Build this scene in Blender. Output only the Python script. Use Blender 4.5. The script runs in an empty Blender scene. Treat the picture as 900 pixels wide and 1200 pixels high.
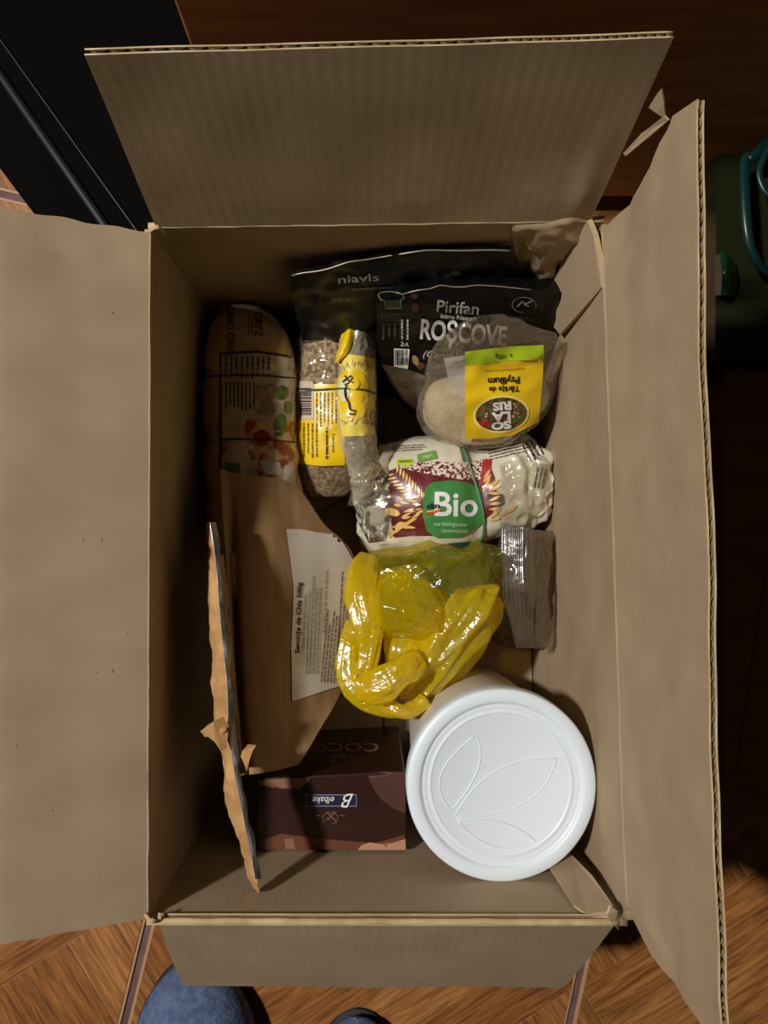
import bpy, bmesh, math, random
from mathutils import Vector, Matrix, noise
from mathutils.bvhtree import BVHTree
random.seed(7)
C = bpy.context.scene.collection
F, CAMZ = 901.0, 0.74
# ---------------------------------------------------------------- camera
zc = Vector((15, 40, 901)).normalized()
xc = (Vector((1, 0, 0)) - zc * zc.x).normalized()
yc = zc.cross(xc)
R = Matrix((xc, yc, zc))                       # camera -> world
cd = bpy.data.cameras.new('camera'); cam = bpy.data.objects.new('camera', cd); C.objects.link(cam)
cd.sensor_fit = 'HORIZONTAL'; cd.sensor_width = 36; cd.lens = 36 * F / 900; cd.clip_start = 0.01
cam.matrix_world = Matrix.Translation((0, 0, CAMZ)) @ R.to_4x4()
bpy.context.scene.camera = cam
CAM = Vector((0, 0, CAMZ))
# ---------------------------------------------------------------- light and exposure
w = bpy.data.worlds.new('world'); bpy.context.scene.world = w; w.use_nodes = True
w.node_tree.nodes['Background'].inputs[0].default_value = (1.0, .82, .60, 1)
w.node_tree.nodes['Background'].inputs[1].default_value = 0.017
ld = bpy.data.lights.new('ceiling_lamp_light', 'POINT'); ld.energy = 205; ld.shadow_soft_size = .075; ld.color = (1, .975, .94)
lo = bpy.data.objects.new('ceiling_lamp_light', ld); C.objects.link(lo); lo.location = (-1.15, .35, 2.10)
vs = bpy.context.scene.view_settings
bpy.context.scene.display_settings.display_device = 'sRGB'
vs.view_transform = 'Standard'; vs.look = 'None'; vs.exposure = 0; vs.gamma = 1; vs.use_curve_mapping = False

def ray(px, py):
    return (R @ Vector((px - 450, -(py - 600), -F))).normalized()
def P(px, py, z):                              # world point at height z (cm) seen at a pixel
    d = ray(px, py); t = (z / 100 - CAMZ) / d.z
    return CAM + d * t

# ---------------------------------------------------------------- materials
def lin(c):
    return tuple((x / 255 / 12.92 if x / 255 <= .04045 else ((x / 255 + .055) / 1.055) ** 2.4) for x in c) + (1,)
MATS = {}
def mat(name, col, rough=.6, col2=None, nscale=40, stretch=(1, 1, 1), bump=0, bscale=200, spec=.5, metal=0, coat=0, trans=0, kind=None, rnd=0, sharp=(.35, .65), rgb=False, band=None):
    if name in MATS: return MATS[name]
    m = bpy.data.materials.new(name); MATS[name] = m; m.use_nodes = True
    nt = m.node_tree; N = nt.nodes; L = nt.links; b = N['Principled BSDF']
    c = lin(col)
    b.inputs['Base Color'].default_value = c; b.inputs['Roughness'].default_value = rough
    b.inputs['Metallic'].default_value = metal; b.inputs['Specular IOR Level'].default_value = spec
    b.inputs['Coat Weight'].default_value = coat; b.inputs['Coat Roughness'].default_value = .12
    tc = N.new('ShaderNodeTexCoord'); mp = N.new('ShaderNodeMapping'); mp.inputs['Scale'].default_value = stretch
    L.new(tc.outputs['Object'], mp.inputs['Vector'])
    if rnd:
        oi = N.new('ShaderNodeObjectInfo'); mu = N.new('ShaderNodeMath'); mu.operation = 'MULTIPLY'; mu.inputs[1].default_value = rnd
        cb = N.new('ShaderNodeCombineXYZ'); L.new(oi.outputs['Random'], mu.inputs[0])
        for k in range(3): L.new(mu.outputs[0], cb.inputs[k])
        L.new(cb.outputs[0], mp.inputs['Location'])
    if col2:
        n = N.new('ShaderNodeTexNoise'); n.inputs['Scale'].default_value = nscale; n.inputs['Detail'].default_value = 5; n.inputs['Distortion'].default_value = .8 if rnd else 0
        L.new(mp.outputs[0], n.inputs['Vector'])
        cr = N.new('ShaderNodeValToRGB'); cr.color_ramp.elements[0].color = c; cr.color_ramp.elements[1].color = lin(col2)
        cr.color_ramp.elements[0].position = sharp[0]; cr.color_ramp.elements[1].position = sharp[1]
        L.new(n.outputs['Fac'], cr.inputs[0]); L.new(cr.outputs[0], b.inputs['Base Color'])
    if bump:
        n2 = N.new('ShaderNodeTexNoise'); n2.inputs['Scale'].default_value = bscale; n2.inputs['Detail'].default_value = 4
        L.new(mp.outputs[0], n2.inputs['Vector'])
        bp = N.new('ShaderNodeBump'); bp.inputs['Strength'].default_value = bump; bp.inputs['Distance'].default_value = .001
        L.new(n2.outputs['Fac'], bp.inputs['Height']); L.new(bp.outputs[0], b.inputs['Normal'])
        if band:
            wv = N.new('ShaderNodeTexWave'); wv.bands_direction = band; wv.inputs['Scale'].default_value = 42; wv.inputs['Distortion'].default_value = 1.5; wv.inputs['Detail Scale'].default_value = .1
            n3 = N.new('ShaderNodeTexNoise'); n3.inputs['Scale'].default_value = 14; L.new(tc.outputs['Object'], n3.inputs['Vector'])
            L.new(tc.outputs['Object'], wv.inputs['Vector'])
            m3 = N.new('ShaderNodeMath'); m3.operation = 'MULTIPLY'; L.new(wv.outputs['Fac'], m3.inputs[0]); L.new(n3.outputs['Fac'], m3.inputs[1])
            b2 = N.new('ShaderNodeBump'); b2.inputs['Strength'].default_value = .22; b2.inputs['Distance'].default_value = .00035
            L.new(m3.outputs[0], b2.inputs['Height']); L.new(b2.outputs[0], bp.inputs['Normal'])
    return m
def film(name, tint=(235, 230, 220), haze=.12, edge=.45, hcol=(200, 195, 180), rough=.1, bump=.5, bscale=60, translucent=0, gloss=.07):
    """clear or tinted plastic film: see-through, with a glossy skin and a little haze"""
    if name in MATS: return MATS[name]
    m = bpy.data.materials.new(name); MATS[name] = m; m.use_nodes = True
    nt = m.node_tree; N = nt.nodes; L = nt.links; b = N['Principled BSDF']; out = N['Material Output']
    b.inputs['Base Color'].default_value = lin(hcol); b.inputs['Roughness'].default_value = rough
    b.inputs['Specular IOR Level'].default_value = .9
    tr = N.new('ShaderNodeBsdfTransparent'); tr.inputs[0].default_value = lin(tint)
    lw = N.new('ShaderNodeLayerWeight'); lw.inputs[0].default_value = .35
    mr = N.new('ShaderNodeMapRange'); mr.inputs['To Min'].default_value = haze; mr.inputs['To Max'].default_value = haze + edge
    tc = N.new('ShaderNodeTexCoord'); n2 = N.new('ShaderNodeTexNoise'); n2.inputs['Scale'].default_value = bscale; n2.inputs['Detail'].default_value = 3
    n2.inputs['Distortion'].default_value = 1.2
    L.new(tc.outputs['Object'], n2.inputs['Vector'])
    bp = N.new('ShaderNodeBump'); bp.inputs['Strength'].default_value = bump; bp.inputs['Distance'].default_value = .004
    L.new(n2.outputs['Fac'], bp.inputs['Height']); L.new(bp.outputs[0], b.inputs['Normal'])
    L.new(lw.outputs['Facing'], mr.inputs['Value'])
    gl = N.new('ShaderNodeBsdfGlossy'); gl.inputs['Roughness'].default_value = rough; gl.inputs[0].default_value = (1, 1, 1, 1); L.new(bp.outputs[0], gl.inputs['Normal'])
    src = b.outputs[0]
    if translucent:
        tl = N.new('ShaderNodeBsdfTranslucent'); tl.inputs[0].default_value = lin(hcol)
        mx0 = N.new('ShaderNodeMixShader'); mx0.inputs[0].default_value = translucent
        L.new(b.outputs[0], mx0.inputs[1]); L.new(tl.outputs[0], mx0.inputs[2]); src = mx0.outputs[0]
    mx = N.new('ShaderNodeMixShader'); L.new(mr.outputs[0], mx.inputs[0]); L.new(tr.outputs[0], mx.inputs[1]); L.new(src, mx.inputs[2])
    mg = N.new('ShaderNodeMixShader'); mg.inputs[0].default_value = gloss
    L.new(mx.outputs[0], mg.inputs[1]); L.new(gl.outputs[0], mg.inputs[2]); L.new(mg.outputs[0], out.inputs[0])
    return m

card = mat('cardboard_liner', (160, 139, 110), .85, (169, 147, 118), 9, (3, .6, 3), bump=.12, bscale=700, spec=.2, band='X')
card_l = mat('cardboard_liner_sideways', (160, 138, 109), .85, (169, 147, 118), 9, (.6, 3, 3), bump=.12, bscale=700, spec=.2, band='Y')
card_e = mat('cardboard_cut_edge', (196, 174, 134), .9, (170, 146, 108), 60, spec=.1)
card_in = mat('cardboard_fluting', (150, 124, 86), .9, spec=.1)
kraft = mat('kraft_paper', (164, 131, 92), .75, (148, 116, 78), 30, (4, .5, 4), bump=.2, bscale=300, spec=.3)
kraft_t = mat('kraft_torn_fibre', (196, 152, 100), .9, (165, 122, 76), 50, spec=.2)
foil = mat('aluminium_foil_lining', (176, 182, 190), .4, (84, 90, 98), 60, metal=.35, bump=.6, bscale=90)
white_pl = mat('white_plastic', (222, 231, 237), .38, spec=.5)
white_bd = mat('white_plastic_tub', (222, 217, 204), .42, spec=.5)
black_pl = mat('black_pouch_foil', (8, 8, 7), .42, bump=.3, bscale=60, spec=.3)
ink_w = mat('white_ink', (225, 222, 215), .6)
ink_g = mat('grey_ink', (120, 118, 112), .6)
ink_d = mat('dim_grey_ink', (70, 68, 64), .6)
ink_k = mat('black_ink', (24, 22, 20), .6)
paper = mat('white_paper', (218, 210, 196), .7)
yellow = mat('yellow_label', (236, 196, 20), .4, coat=.3, spec=.4)
yellow_l = mat('pale_yellow_label', (236, 214, 92), .4, coat=.3)
lime = mat('lime_label', (170, 198, 28), .4, coat=.3)
green = mat('green_print', (64, 122, 50), .4, coat=.3)
oats = mat('oat_flakes', (118, 88, 56), .8, (206, 178, 136), 260, bump=1, bscale=260, sharp=(.4, .6))
powder = mat('psyllium_powder', (226, 212, 178), .9, (206, 188, 150), 120, bump=.6, bscale=300)
floorbrown = mat('brown_powder', (84, 68, 46), .8, (70, 54, 36), 30)

# ---------------------------------------------------------------- builders
def root_loc(p):
    v = Vector((0, 0, 0))
    while p: v += p.location; p = p.parent
    return v
def obj(name, verts, faces, m, parent=None, smooth=True, mats=None, fm=None):
    me = bpy.data.meshes.new(name)
    o0 = root_loc(parent)
    me.from_pydata([Vector(v) - o0 for v in verts], [], faces)
    for x in (mats or [m]): me.materials.append(x)
    if fm: me.polygons.foreach_set('material_index', fm)
    if smooth: me.polygons.foreach_set('use_smooth', [True] * len(me.polygons))
    me.update()
    o = bpy.data.objects.new(name, me); C.objects.link(o)
    if parent: o.parent = parent
    return o
def thing(name, label, cat, loc, group=None):
    o = bpy.data.objects.new(name, None); C.objects.link(o); o.location = loc; o.empty_display_size = .02
    o['label'] = label; o['category'] = cat
    if group: o['group'] = group
    return o
def tag(o, label, cat, group=None):
    o['label'] = label; o['category'] = cat
    if group: o['group'] = group
    return o
def cr(p0, p1, p2, p3, t):
    return .5 * ((2 * p1) + (p2 - p0) * t + (2 * p0 - 5 * p1 + 4 * p2 - p3) * t * t + (3 * p1 - p0 - 3 * p2 + p3) * t * t * t)
def spl(pts, t):
    n = len(pts) - 1; x = min(max(t, 0), 1) * n; i = min(int(x), n - 1); f = x - i
    g = lambda k: pts[k] if 0 <= k <= n else (2 * pts[0] - pts[1] if k < 0 else 2 * pts[n] - pts[n - 1])
    return cr(g(i - 1), g(i), g(i + 1), g(i + 2), f)
def lnr(pts, t):
    n = len(pts) - 1; x = min(max(t, 0), 1) * n; i = min(int(x), n - 1); f = x - i
    return pts[i] * (1 - f) + pts[i + 1] * f
def ctrl(rows, smooth=True):
    W = [[P(*p) for p in r] for r in rows]
    fn = spl if smooth else lnr
    return lambda u, v: fn([fn(r, u) for r in W], v)
def surf(S, nu, nv, disp=None):
    g = [[S(i / nu, j / nv) for i in range(nu + 1)] for j in range(nv + 1)]
    if disp:
        h = [[None] * (nu + 1) for _ in range(nv + 1)]
        for j in range(nv + 1):
            for i in range(nu + 1):
                a = g[j][min(i + 1, nu)] - g[j][max(i - 1, 0)]; b = g[min(j + 1, nv)][i] - g[max(j - 1, 0)][i]
                n = a.cross(b)
                n = n.normalized() if n.length > 1e-12 else Vector((0, 0, 1))
                if n.z < 0: n = -n
                h[j][i] = g[j][i] + n * disp(g[j][i], i / nu, j / nv)
        g = h
    return g
def grid_mesh(g):
    nv, nu = len(g), len(g[0])
    V = [p for r in g for p in r]
    Fc = [(j * nu + i, (j + 1) * nu + i, (j + 1) * nu + i + 1, j * nu + i + 1) for j in range(nv - 1) for i in range(nu - 1)]
    return V, Fc
def sheet(name, S, nu, nv, m, parent=None, disp=None, th=0):
    """one sheet; th>0 closes it with a second skin th metres below/behind"""
    g = surf(S, nu, nv, disp); V, Fc = grid_mesh(g)
    if th:
        me = bpy.data.meshes.new('t'); me.from_pydata(V, [], Fc); me.update()
        N = [v.normal.copy() for v in me.vertices]; bpy.data.meshes.remove(me)
        n = len(V); nuu = nu + 1
        V = V + [v - N[i] * (th if N[i].z >= 0 else -th) if False else v - N[i] * th for i, v in enumerate(V)]
        B = [tuple(reversed([k + n for k in f])) for f in Fc]
        loop = [i for i in range(nuu)] + [j * nuu + nu for j in range(1, nv + 1)] + [nv * nuu + i for i in range(nu - 1, -1, -1)] + [j * nuu for j in range(nv - 1, 0, -1)]
        rim = len(V); q_ = len(loop); V = V + [V[k] for k in loop] + [V[k + n] for k in loop]
        E = [(rim + k, rim + (k + 1) % q_, rim + (k + 1) % q_ + q_, rim + k + q_) for k in range(q_)]
        Fc = Fc + B + E
    return obj(name, V, Fc, m, parent)
def pillow(secs, nu, nv, ex=.55, bot=3.0, disp=None, botflat=None):
    """secs: ((xa,ya),(xb,yb), z_edge, z_mid) cross-sections; closed cushion body. returns V,F"""
    A = [P(s[0][0], s[0][1], s[2]) for s in secs]; B = [P(s[1][0], s[1][1], s[2]) for s in secs]
    M = [P((s[0][0] + s[1][0]) / 2, (s[0][1] + s[1][1]) / 2, s[3]) for s in secs]
    def S(u, v):
        a, b, m = spl(A, v), spl(B, v), spl(M, v)
        k = math.sin(math.pi * u); k = max(k, 0) ** ex
        base = a.lerp(b, .5 - .5 * math.cos(math.pi * u)); mid = m - (a + b) / 2
        return base + mid * k
    top = surf(S, nu, nv, disp)
    V, Fc = grid_mesh(top); w_ = nu + 1
    idx = {}
    VB = list(V); 
    for j in range(nv + 1):
        for i in range(w_):
            if i in (0, nu) or j in (0, nv): idx[(i, j)] = j * w_ + i
            else:
                p = V[j * w_ + i]; e = A and spl(A, j / nv).lerp(spl(B, j / nv), i / nu)
                k = (math.sin(math.pi * i / nu) * min(1, 4 * math.sin(math.pi * j / nv))) ** .5
                z = e.z - bot / 100 * k
                if botflat is not None: z = max(z, botflat / 100)
                VB.append(Vector((p.x, p.y, min(z, p.z - .001)))); idx[(i, j)] = len(VB) - 1
    for j in range(nv):
        for i in range(nu):
            Fc.append((idx[(i, j)], idx[(i + 1, j)], idx[(i + 1, j + 1)], idx[(i, j + 1)]))
    return VB, Fc
def wr(amp, sc, seed=0, ridged=True, st=(1, 1, 1)):
    def d(p, u, v):
        q = Vector((p.x * st[0], p.y * st[1], p.z * st[2])) * sc + Vector((seed * 3.1, seed, seed * 1.7))
        n = noise.fractal(q, .9, 2, 4)
        if ridged: n = .5 - abs(n) * 1.6
        return n * amp
    return d
def pleat(amp, ang, sc, sd, asp=.22, more=.0015):
    ca, sa = math.cos(math.radians(ang)), math.sin(math.radians(ang))
    def d(p, u, v):                            # folds that run along direction ang (image plane, counter-clockwise)
        q = Vector(((p.x * ca + p.y * sa) * asp, -p.x * sa + p.y * ca, p.z * .3)) * sc + Vector((sd, sd, 0))
        n = noise.noise(q); n2 = noise.noise(q * 2.3 + Vector((3, 1, 0)))
        return amp * (.5 - 1.5 * abs(n)) + amp * .35 * n2 + more * (.5 - abs(noise.noise(p * 60)))
    return d
def fade(d):
    return lambda p, u, v: d(p, u, v) * min(1, 6 * math.sin(math.pi * u)) * min(1, 6 * math.sin(math.pi * v))
def bvh(*obs):
    V, Fc = [], []
    for o in obs:
        o0 = root_loc(o); n = len(V)
        V += [v.co + o0 for v in o.data.vertices]; Fc += [tuple(k + n for k in p.vertices) for p in o.data.polygons]
    return BVHTree.FromPolygons(V, Fc)
def hit(T, px, py, off, zfb=None):
    d = ray(px, py); loc, n, i, t = T.ray_cast(CAM, d)
    if loc is None:
        q = CAM + d * .62; loc, n, i, t = T.find_nearest(q)
    if n.dot(d) > 0: n = -n
    return loc - d * off + n * off * .5
def bisect(bm, step):
    xs = [v.co.x for v in bm.verts]; ys = [v.co.y for v in bm.verts]
    if not xs: return
    for ax, lo_, hi_ in ((0, min(xs), max(xs)), (1, min(ys), max(ys))):
        k = lo_ + step
        while k < hi_ - .2:
            co = Vector((k, 0, 0)) if ax == 0 else Vector((0, k, 0)); no = Vector((1, 0, 0)) if ax == 0 else Vector((0, 1, 0))
            bmesh.ops.bisect_plane(bm, geom=bm.verts[:] + bm.edges[:] + bm.faces[:], plane_co=co, plane_no=no, dist=1e-4)
            k += step
def decal_bm(name, T, bm, m, parent, off, step=5):
    bmesh.ops.triangulate(bm, faces=bm.faces[:])
    bisect(bm, step)
    V = [hit(T, v.co.x, v.co.y, off) for v in bm.verts]
    bm.verts.index_update()
    Fc = []
    for f in bm.faces:
        ids = [v.index for v in f.verts]
        a, b, c = V[ids[0]], V[ids[1]], V[ids[2]]
        if (b - a).cross(c - a).dot(CAM - a) < 0: ids.reverse()
        Fc.append(ids)
    bm.free()
    return obj(name, V, Fc, m, parent)
def decal(name, T, polys, m, parent, off=.0004, step=5):
    bm = bmesh.new()
    for pl in polys:
        vs_ = [bm.verts.new((x, y, 0)) for x, y in pl]
        try: bm.faces.new(vs_)
        except ValueError: pass
    return decal_bm(name, T, bm, m, parent, off, step)
def text(name, T, s, cx, cy, h, ang, m, parent, off=.0007, wide=1, bold=0, shear=0, space=1):
    """writing on the surface: cx,cy centre, h cap height, ang degrees (0 reads left to right)"""
    cu = bpy.data.curves.new('t', 'FONT'); cu.body = s; cu.align_x = 'CENTER'; cu.align_y = 'CENTER'; cu.size = 1; cu.offset = bold; cu.shear = shear
    cu.space_character = space; cu.resolution_u = 4
    o = bpy.data.objects.new('t', cu); me = o.to_mesh()
    bm = bmesh.new(); bm.from_mesh(me); o.to_mesh_clear(); bpy.data.objects.remove(o); bpy.data.curves.remove(cu)
    ys = [v.co.y for v in bm.verts]; xs = [v.co.x for v in bm.verts]
    y0 = (min(ys) + max(ys)) / 2; x0 = (min(xs) + max(xs)) / 2
    k = h / .72; a = math.radians(ang)
    for v in bm.verts:
        x = (v.co.x - x0) * k * wide; y = -(v.co.y - y0) * k
        v.co = Vector((cx + x * math.cos(a) - y * math.sin(a), cy + x * math.sin(a) + y * math.cos(a), 0))
    return decal_bm(name, T, bm, m, parent, off, 6)
def fine(name, T, x0, y0, x1, y1, ang, n, m, parent, off=.0007, seed=1, lo_=2, hi_=7, th=.32, gap=.9):
    """lines too small to read: n rows of word-long dashes in a box centred like a rotated rectangle"""
    rg = random.Random(seed); cx, cy = (x0 + x1) / 2, (y0 + y1) / 2; W, H = abs(x1 - x0), abs(y1 - y0); a = math.radians(ang)
    if abs(math.sin(a)) > .7: W, H = H, W
    polys = []
    for r in range(n):
        y = -H / 2 + H * (r + .5) / n; x = -W / 2; end = W / 2 * rg.uniform(.6, 1)
        while x < end:
            l = rg.uniform(lo_, hi_); q = [(x, y - th * H / n / 2), (min(x + l, end), y - th * H / n / 2), (min(x + l, end), y + th * H / n / 2), (x, y + th * H / n / 2)]
            polys.append([(cx + X * math.cos(a) - Y * math.sin(a), cy + X * math.sin(a) + Y * math.cos(a)) for X, Y in q]); x += l + gap
    return decal(name, T, polys, m, parent, off, 9)
def ell(cx, cy, rx, ry, a=0, n=20):
    a = math.radians(a)
    return [(cx + rx * math.cos(t) * math.cos(a) - ry * math.sin(t) * math.sin(a), cy + rx * math.cos(t) * math.sin(a) + ry * math.sin(t) * math.cos(a)) for t in [2 * math.pi * k / n for k in range(n)]]
def leaf(x, y, l, w_, a, n=5):
    a = math.radians(a); r = []
    up = [(-l / 2 + l * k / n, w_ / 2 * math.sin(math.pi * k / n)) for k in range(n + 1)]
    dn = [(-l / 2 + l * k / n, -w_ / 2 * math.sin(math.pi * k / n)) for k in range(n - 1, 0, -1)]
    return [(x + X * math.cos(a) - Y * math.sin(a), y + X * math.sin(a) + Y * math.cos(a)) for X, Y in up + dn]
def stroke(pts, w_):
    r = []; 
    L_, R_ = [], []
    for i, (x, y) in enumerate(pts):
        a = pts[max(i - 1, 0)]; b = pts[min(i + 1, len(pts) - 1)]; d = Vector((b[0] - a[0], b[1] - a[1])).normalized()
        L_.append((x - d.y * w_ / 2, y + d.x * w_ / 2)); R_.append((x + d.y * w_ / 2, y - d.x * w_ / 2))
    return [[L_[i], L_[i + 1], R_[i + 1], R_[i]] for i in range(len(pts) - 1)]
def tube(name, pts, r, m, parent=None, seg=8, flat=1.0, up=Vector((0, 0, 1)), rad=None, res=6, lobes=0, closed=False):
    pts = [Vector(p) for p in pts]
    if res > 1: 
        n = (len(pts) - 1) * res; path = [spl(pts, k / n) for k in range(n + 1)]
    else: path = pts; n = len(pts) - 1
    V, Fc = [], []
    for i, p in enumerate(path):
        t = (path[min(i + 1, n)] - path[max(i - 1, 0)]).normalized()
        s = t.cross(up)
        s = s.normalized() if s.length > 1e-6 else Vector((1, 0, 0))
        q = s.cross(t)
        rr = r if not rad else r * lnr([Vector((x, 0, 0)) for x in rad], i / n).x
        for k in range(seg):
            a = 2 * math.pi * k / seg
            ro = rr * (1 + (.22 * math.sin(lobes * a + i * .25) if lobes else 0))
            V.append(p + s * ro * math.cos(a) + q * ro * flat * math.sin(a))
    for i in range(n):
        for k in range(seg):
            a, b = i * seg + k, i * seg + (k + 1) % seg
            Fc.append((a, b, b + seg, a + seg))
    Fc.append(tuple(reversed(range(seg)))); Fc.append(tuple(n * seg + k for k in range(seg)))
    return obj(name, V, Fc, m, parent)
def box_mesh(x0, x1, y0, y1, z0, z1):
    V = [Vector(p) for p in ((x0, y0, z0), (x1, y0, z0), (x1, y1, z0), (x0, y1, z0), (x0, y0, z1), (x1, y0, z1), (x1, y1, z1), (x0, y1, z1))]
    return V, [(0, 3, 2, 1), (4, 5, 6, 7), (0, 1, 5, 4), (1, 2, 6, 5), (2, 3, 7, 6), (3, 0, 4, 7)]
def bevel(o, wd=.002, seg=2):
    b = o.modifiers.new('bevel', 'BEVEL'); b.width = wd; b.segments = seg; b.limit_method = 'ANGLE'; b.harden_normals = False
    return o

# ================================================================ FLOOR: wood-look tiles with parquet planks
gm = math.radians(13.2); TX = Vector((math.cos(gm), -math.sin(gm), 0)); TY = Vector((math.sin(gm), math.cos(gm), 0))
PITCH, GR = .407, .0065
g0 = P(150, 1180, 0); h0 = P(150, 770, 0)
# tile lattice origin: intersection of the visible joint with the hidden cross joint
b_ = g0 + TY * ((h0 - g0).dot(TY))
grout = mat('floor_joint', (112, 84, 80), .8, (92, 66, 62), 60)
wood = []
for k, (a, b) in enumerate((((112, 68, 32), (168, 112, 60)), ((104, 60, 28), (158, 102, 52)), ((120, 74, 36), (176, 120, 66)))):
    wood.append(mat('wood_grain_' + 'abc'[k], a, .42, b, 30, (.7, 9, 1), bump=.35, bscale=40, rnd=37, spec=.4, sharp=(.33, .66)))
rim_m = mat('tile_rim', (176, 134, 100), .5)
floor = obj('floor', *box_mesh(-2.5, 2.5, -2.5, 2.5, -.05, -.0035), grout, smooth=False); floor['kind'] = 'structure'
def clip(poly, n, d):                          # keep n.p <= d
    out = []
    for i in range(len(poly)):
        a, b = poly[i], poly[(i + 1) % len(poly)]; da, db = a.dot(n) - d, b.dot(n) - d
        if da <= 0: out.append(a)
        if (da < 0 < db) or (db < 0 < da): out.append(a + (b - a) * (da / (da - db)))
    return out
def slab(name, poly, z0, z1, m, parent, org, ang, inset=.0006):
    c = sum(poly, Vector()) / len(poly)
    rot = Matrix.Rotation(-ang, 3, 'Z')
    lo2 = [rot @ (p - c) for p in poly]; ins = [p - p.normalized() * inset * 1.3 for p in lo2]; n = len(poly)
    V = [Vector((p.x, p.y, z0)) for p in lo2] + [Vector((p.x, p.y, z1 - inset)) for p in lo2] + [Vector((p.x, p.y, z1)) for p in ins]
    Fc = [tuple(range(2 * n, 3 * n))] + [(i, (i + 1) % n, (i + 1) % n + n, i + n) for i in range(n)] + [(i + n, (i + 1) % n + n, (i + 1) % n + 2 * n, i + 2 * n) for i in range(n)]
    me = bpy.data.meshes.new(name); me.from_pydata(V, [], Fc); me.materials.append(m); me.update()
    o = bpy.data.objects.new(name, me); C.objects.link(o); o.parent = parent; o.location = c - org; o.rotation_euler = (0, 0, ang)
    return o
d1 = TX * math.cos(math.radians(45)) + TY * math.sin(math.radians(45)); d2 = Vector((-d1.y, d1.x, 0)); A1 = math.atan2(d1.y, d1.x)
def visible(p):                                # floor the photograph can show, plus a margin
    return -.66 < p.x < .66 and -.70 < p.y < .66 and not (-.11 < p.x < .13 and -.2 < p.y < .2)
BL, NP = .2856, 6
cnt = 0
for ti in range(-3, 5):
    for tj in range(-4, 5):
        o_ = b_ + TX * (ti * PITCH) + TY * (tj * PITCH)
        h = (PITCH - GR) / 2; c = o_ + TX * PITCH / 2 + TY * PITCH / 2
        sq = [c - TX * h - TY * h, c + TX * h - TY * h, c + TX * h + TY * h, c - TX * h + TY * h]
        tile = slab('tile', [q.copy() for q in sq], -.0035, -.0012, rim_m, floor, Vector((0, 0, 0)), -gm)
        near = min((Vector((max(-.48, min(.48, c.x)), max(-.56, min(.6, c.y)), 0)) - c).length, 9) < .29
        if not near:
            tile.data.materials[0] = wood[(ti + tj) % 3]; continue
        hh = h - .0028
        cn = [(TX, c.dot(TX) + hh), (-TX, -c.dot(TX) + hh), (TY, c.dot(TY) + hh), (-TY, -c.dot(TY) + hh)]
        for bi in range(-3, 4):
            for bj in range(-3, 4):
                bc = c + d1 * (bi * BL) + d2 * (bj * BL)
                along = (bi + bj) % 2 == 0
                e1, e2 = (d1, d2) if along else (d2, d1)
                for k in range(NP):
                    q = bc + e2 * (BL * ((k + .5) / NP - .5)); hw = BL / NP / 2 - .0004; hl = BL / 2 - .0004
                    poly = [q - e1 * hl - e2 * hw, q + e1 * hl - e2 * hw, q + e1 * hl + e2 * hw, q - e1 * hl + e2 * hw]
                    if not along: poly.reverse()
                    for n_, d_ in cn: poly = clip(poly, n_, d_) if poly else poly
                    if len(poly) < 3: continue
                    if sum(((poly[i].x * poly[(i + 1) % len(poly)].y - poly[(i + 1) % len(poly)].x * poly[i].y) for i in range(len(poly)))) / 2 < 2e-5: continue
                    pc = sum(poly, Vector()) / len(poly)
                    if not visible(pc): continue
                    mm = random.choice(wood)
                    slab('plank', poly, -.0014, random.uniform(-.0004, .0002), mm, tile, root_loc(tile), 0, .0005) if False else None
                    pl = slab('plank', poly, -.0014, random.uniform(-.0004, .0002), mm, floor, Vector((0, 0, 0)), A1 if along else A1 + math.pi / 2, .0005)
                    # the plank belongs to its tile
                    pl.parent = tile
                    pl.location = Matrix.Rotation(gm, 3, 'Z') @ (pc - tile.location); pl.location.z = 0
                    pl.rotation_euler = (0, 0, (A1 if along else A1 + math.pi / 2) + gm); cnt += 1
print('planks', cnt)

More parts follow.
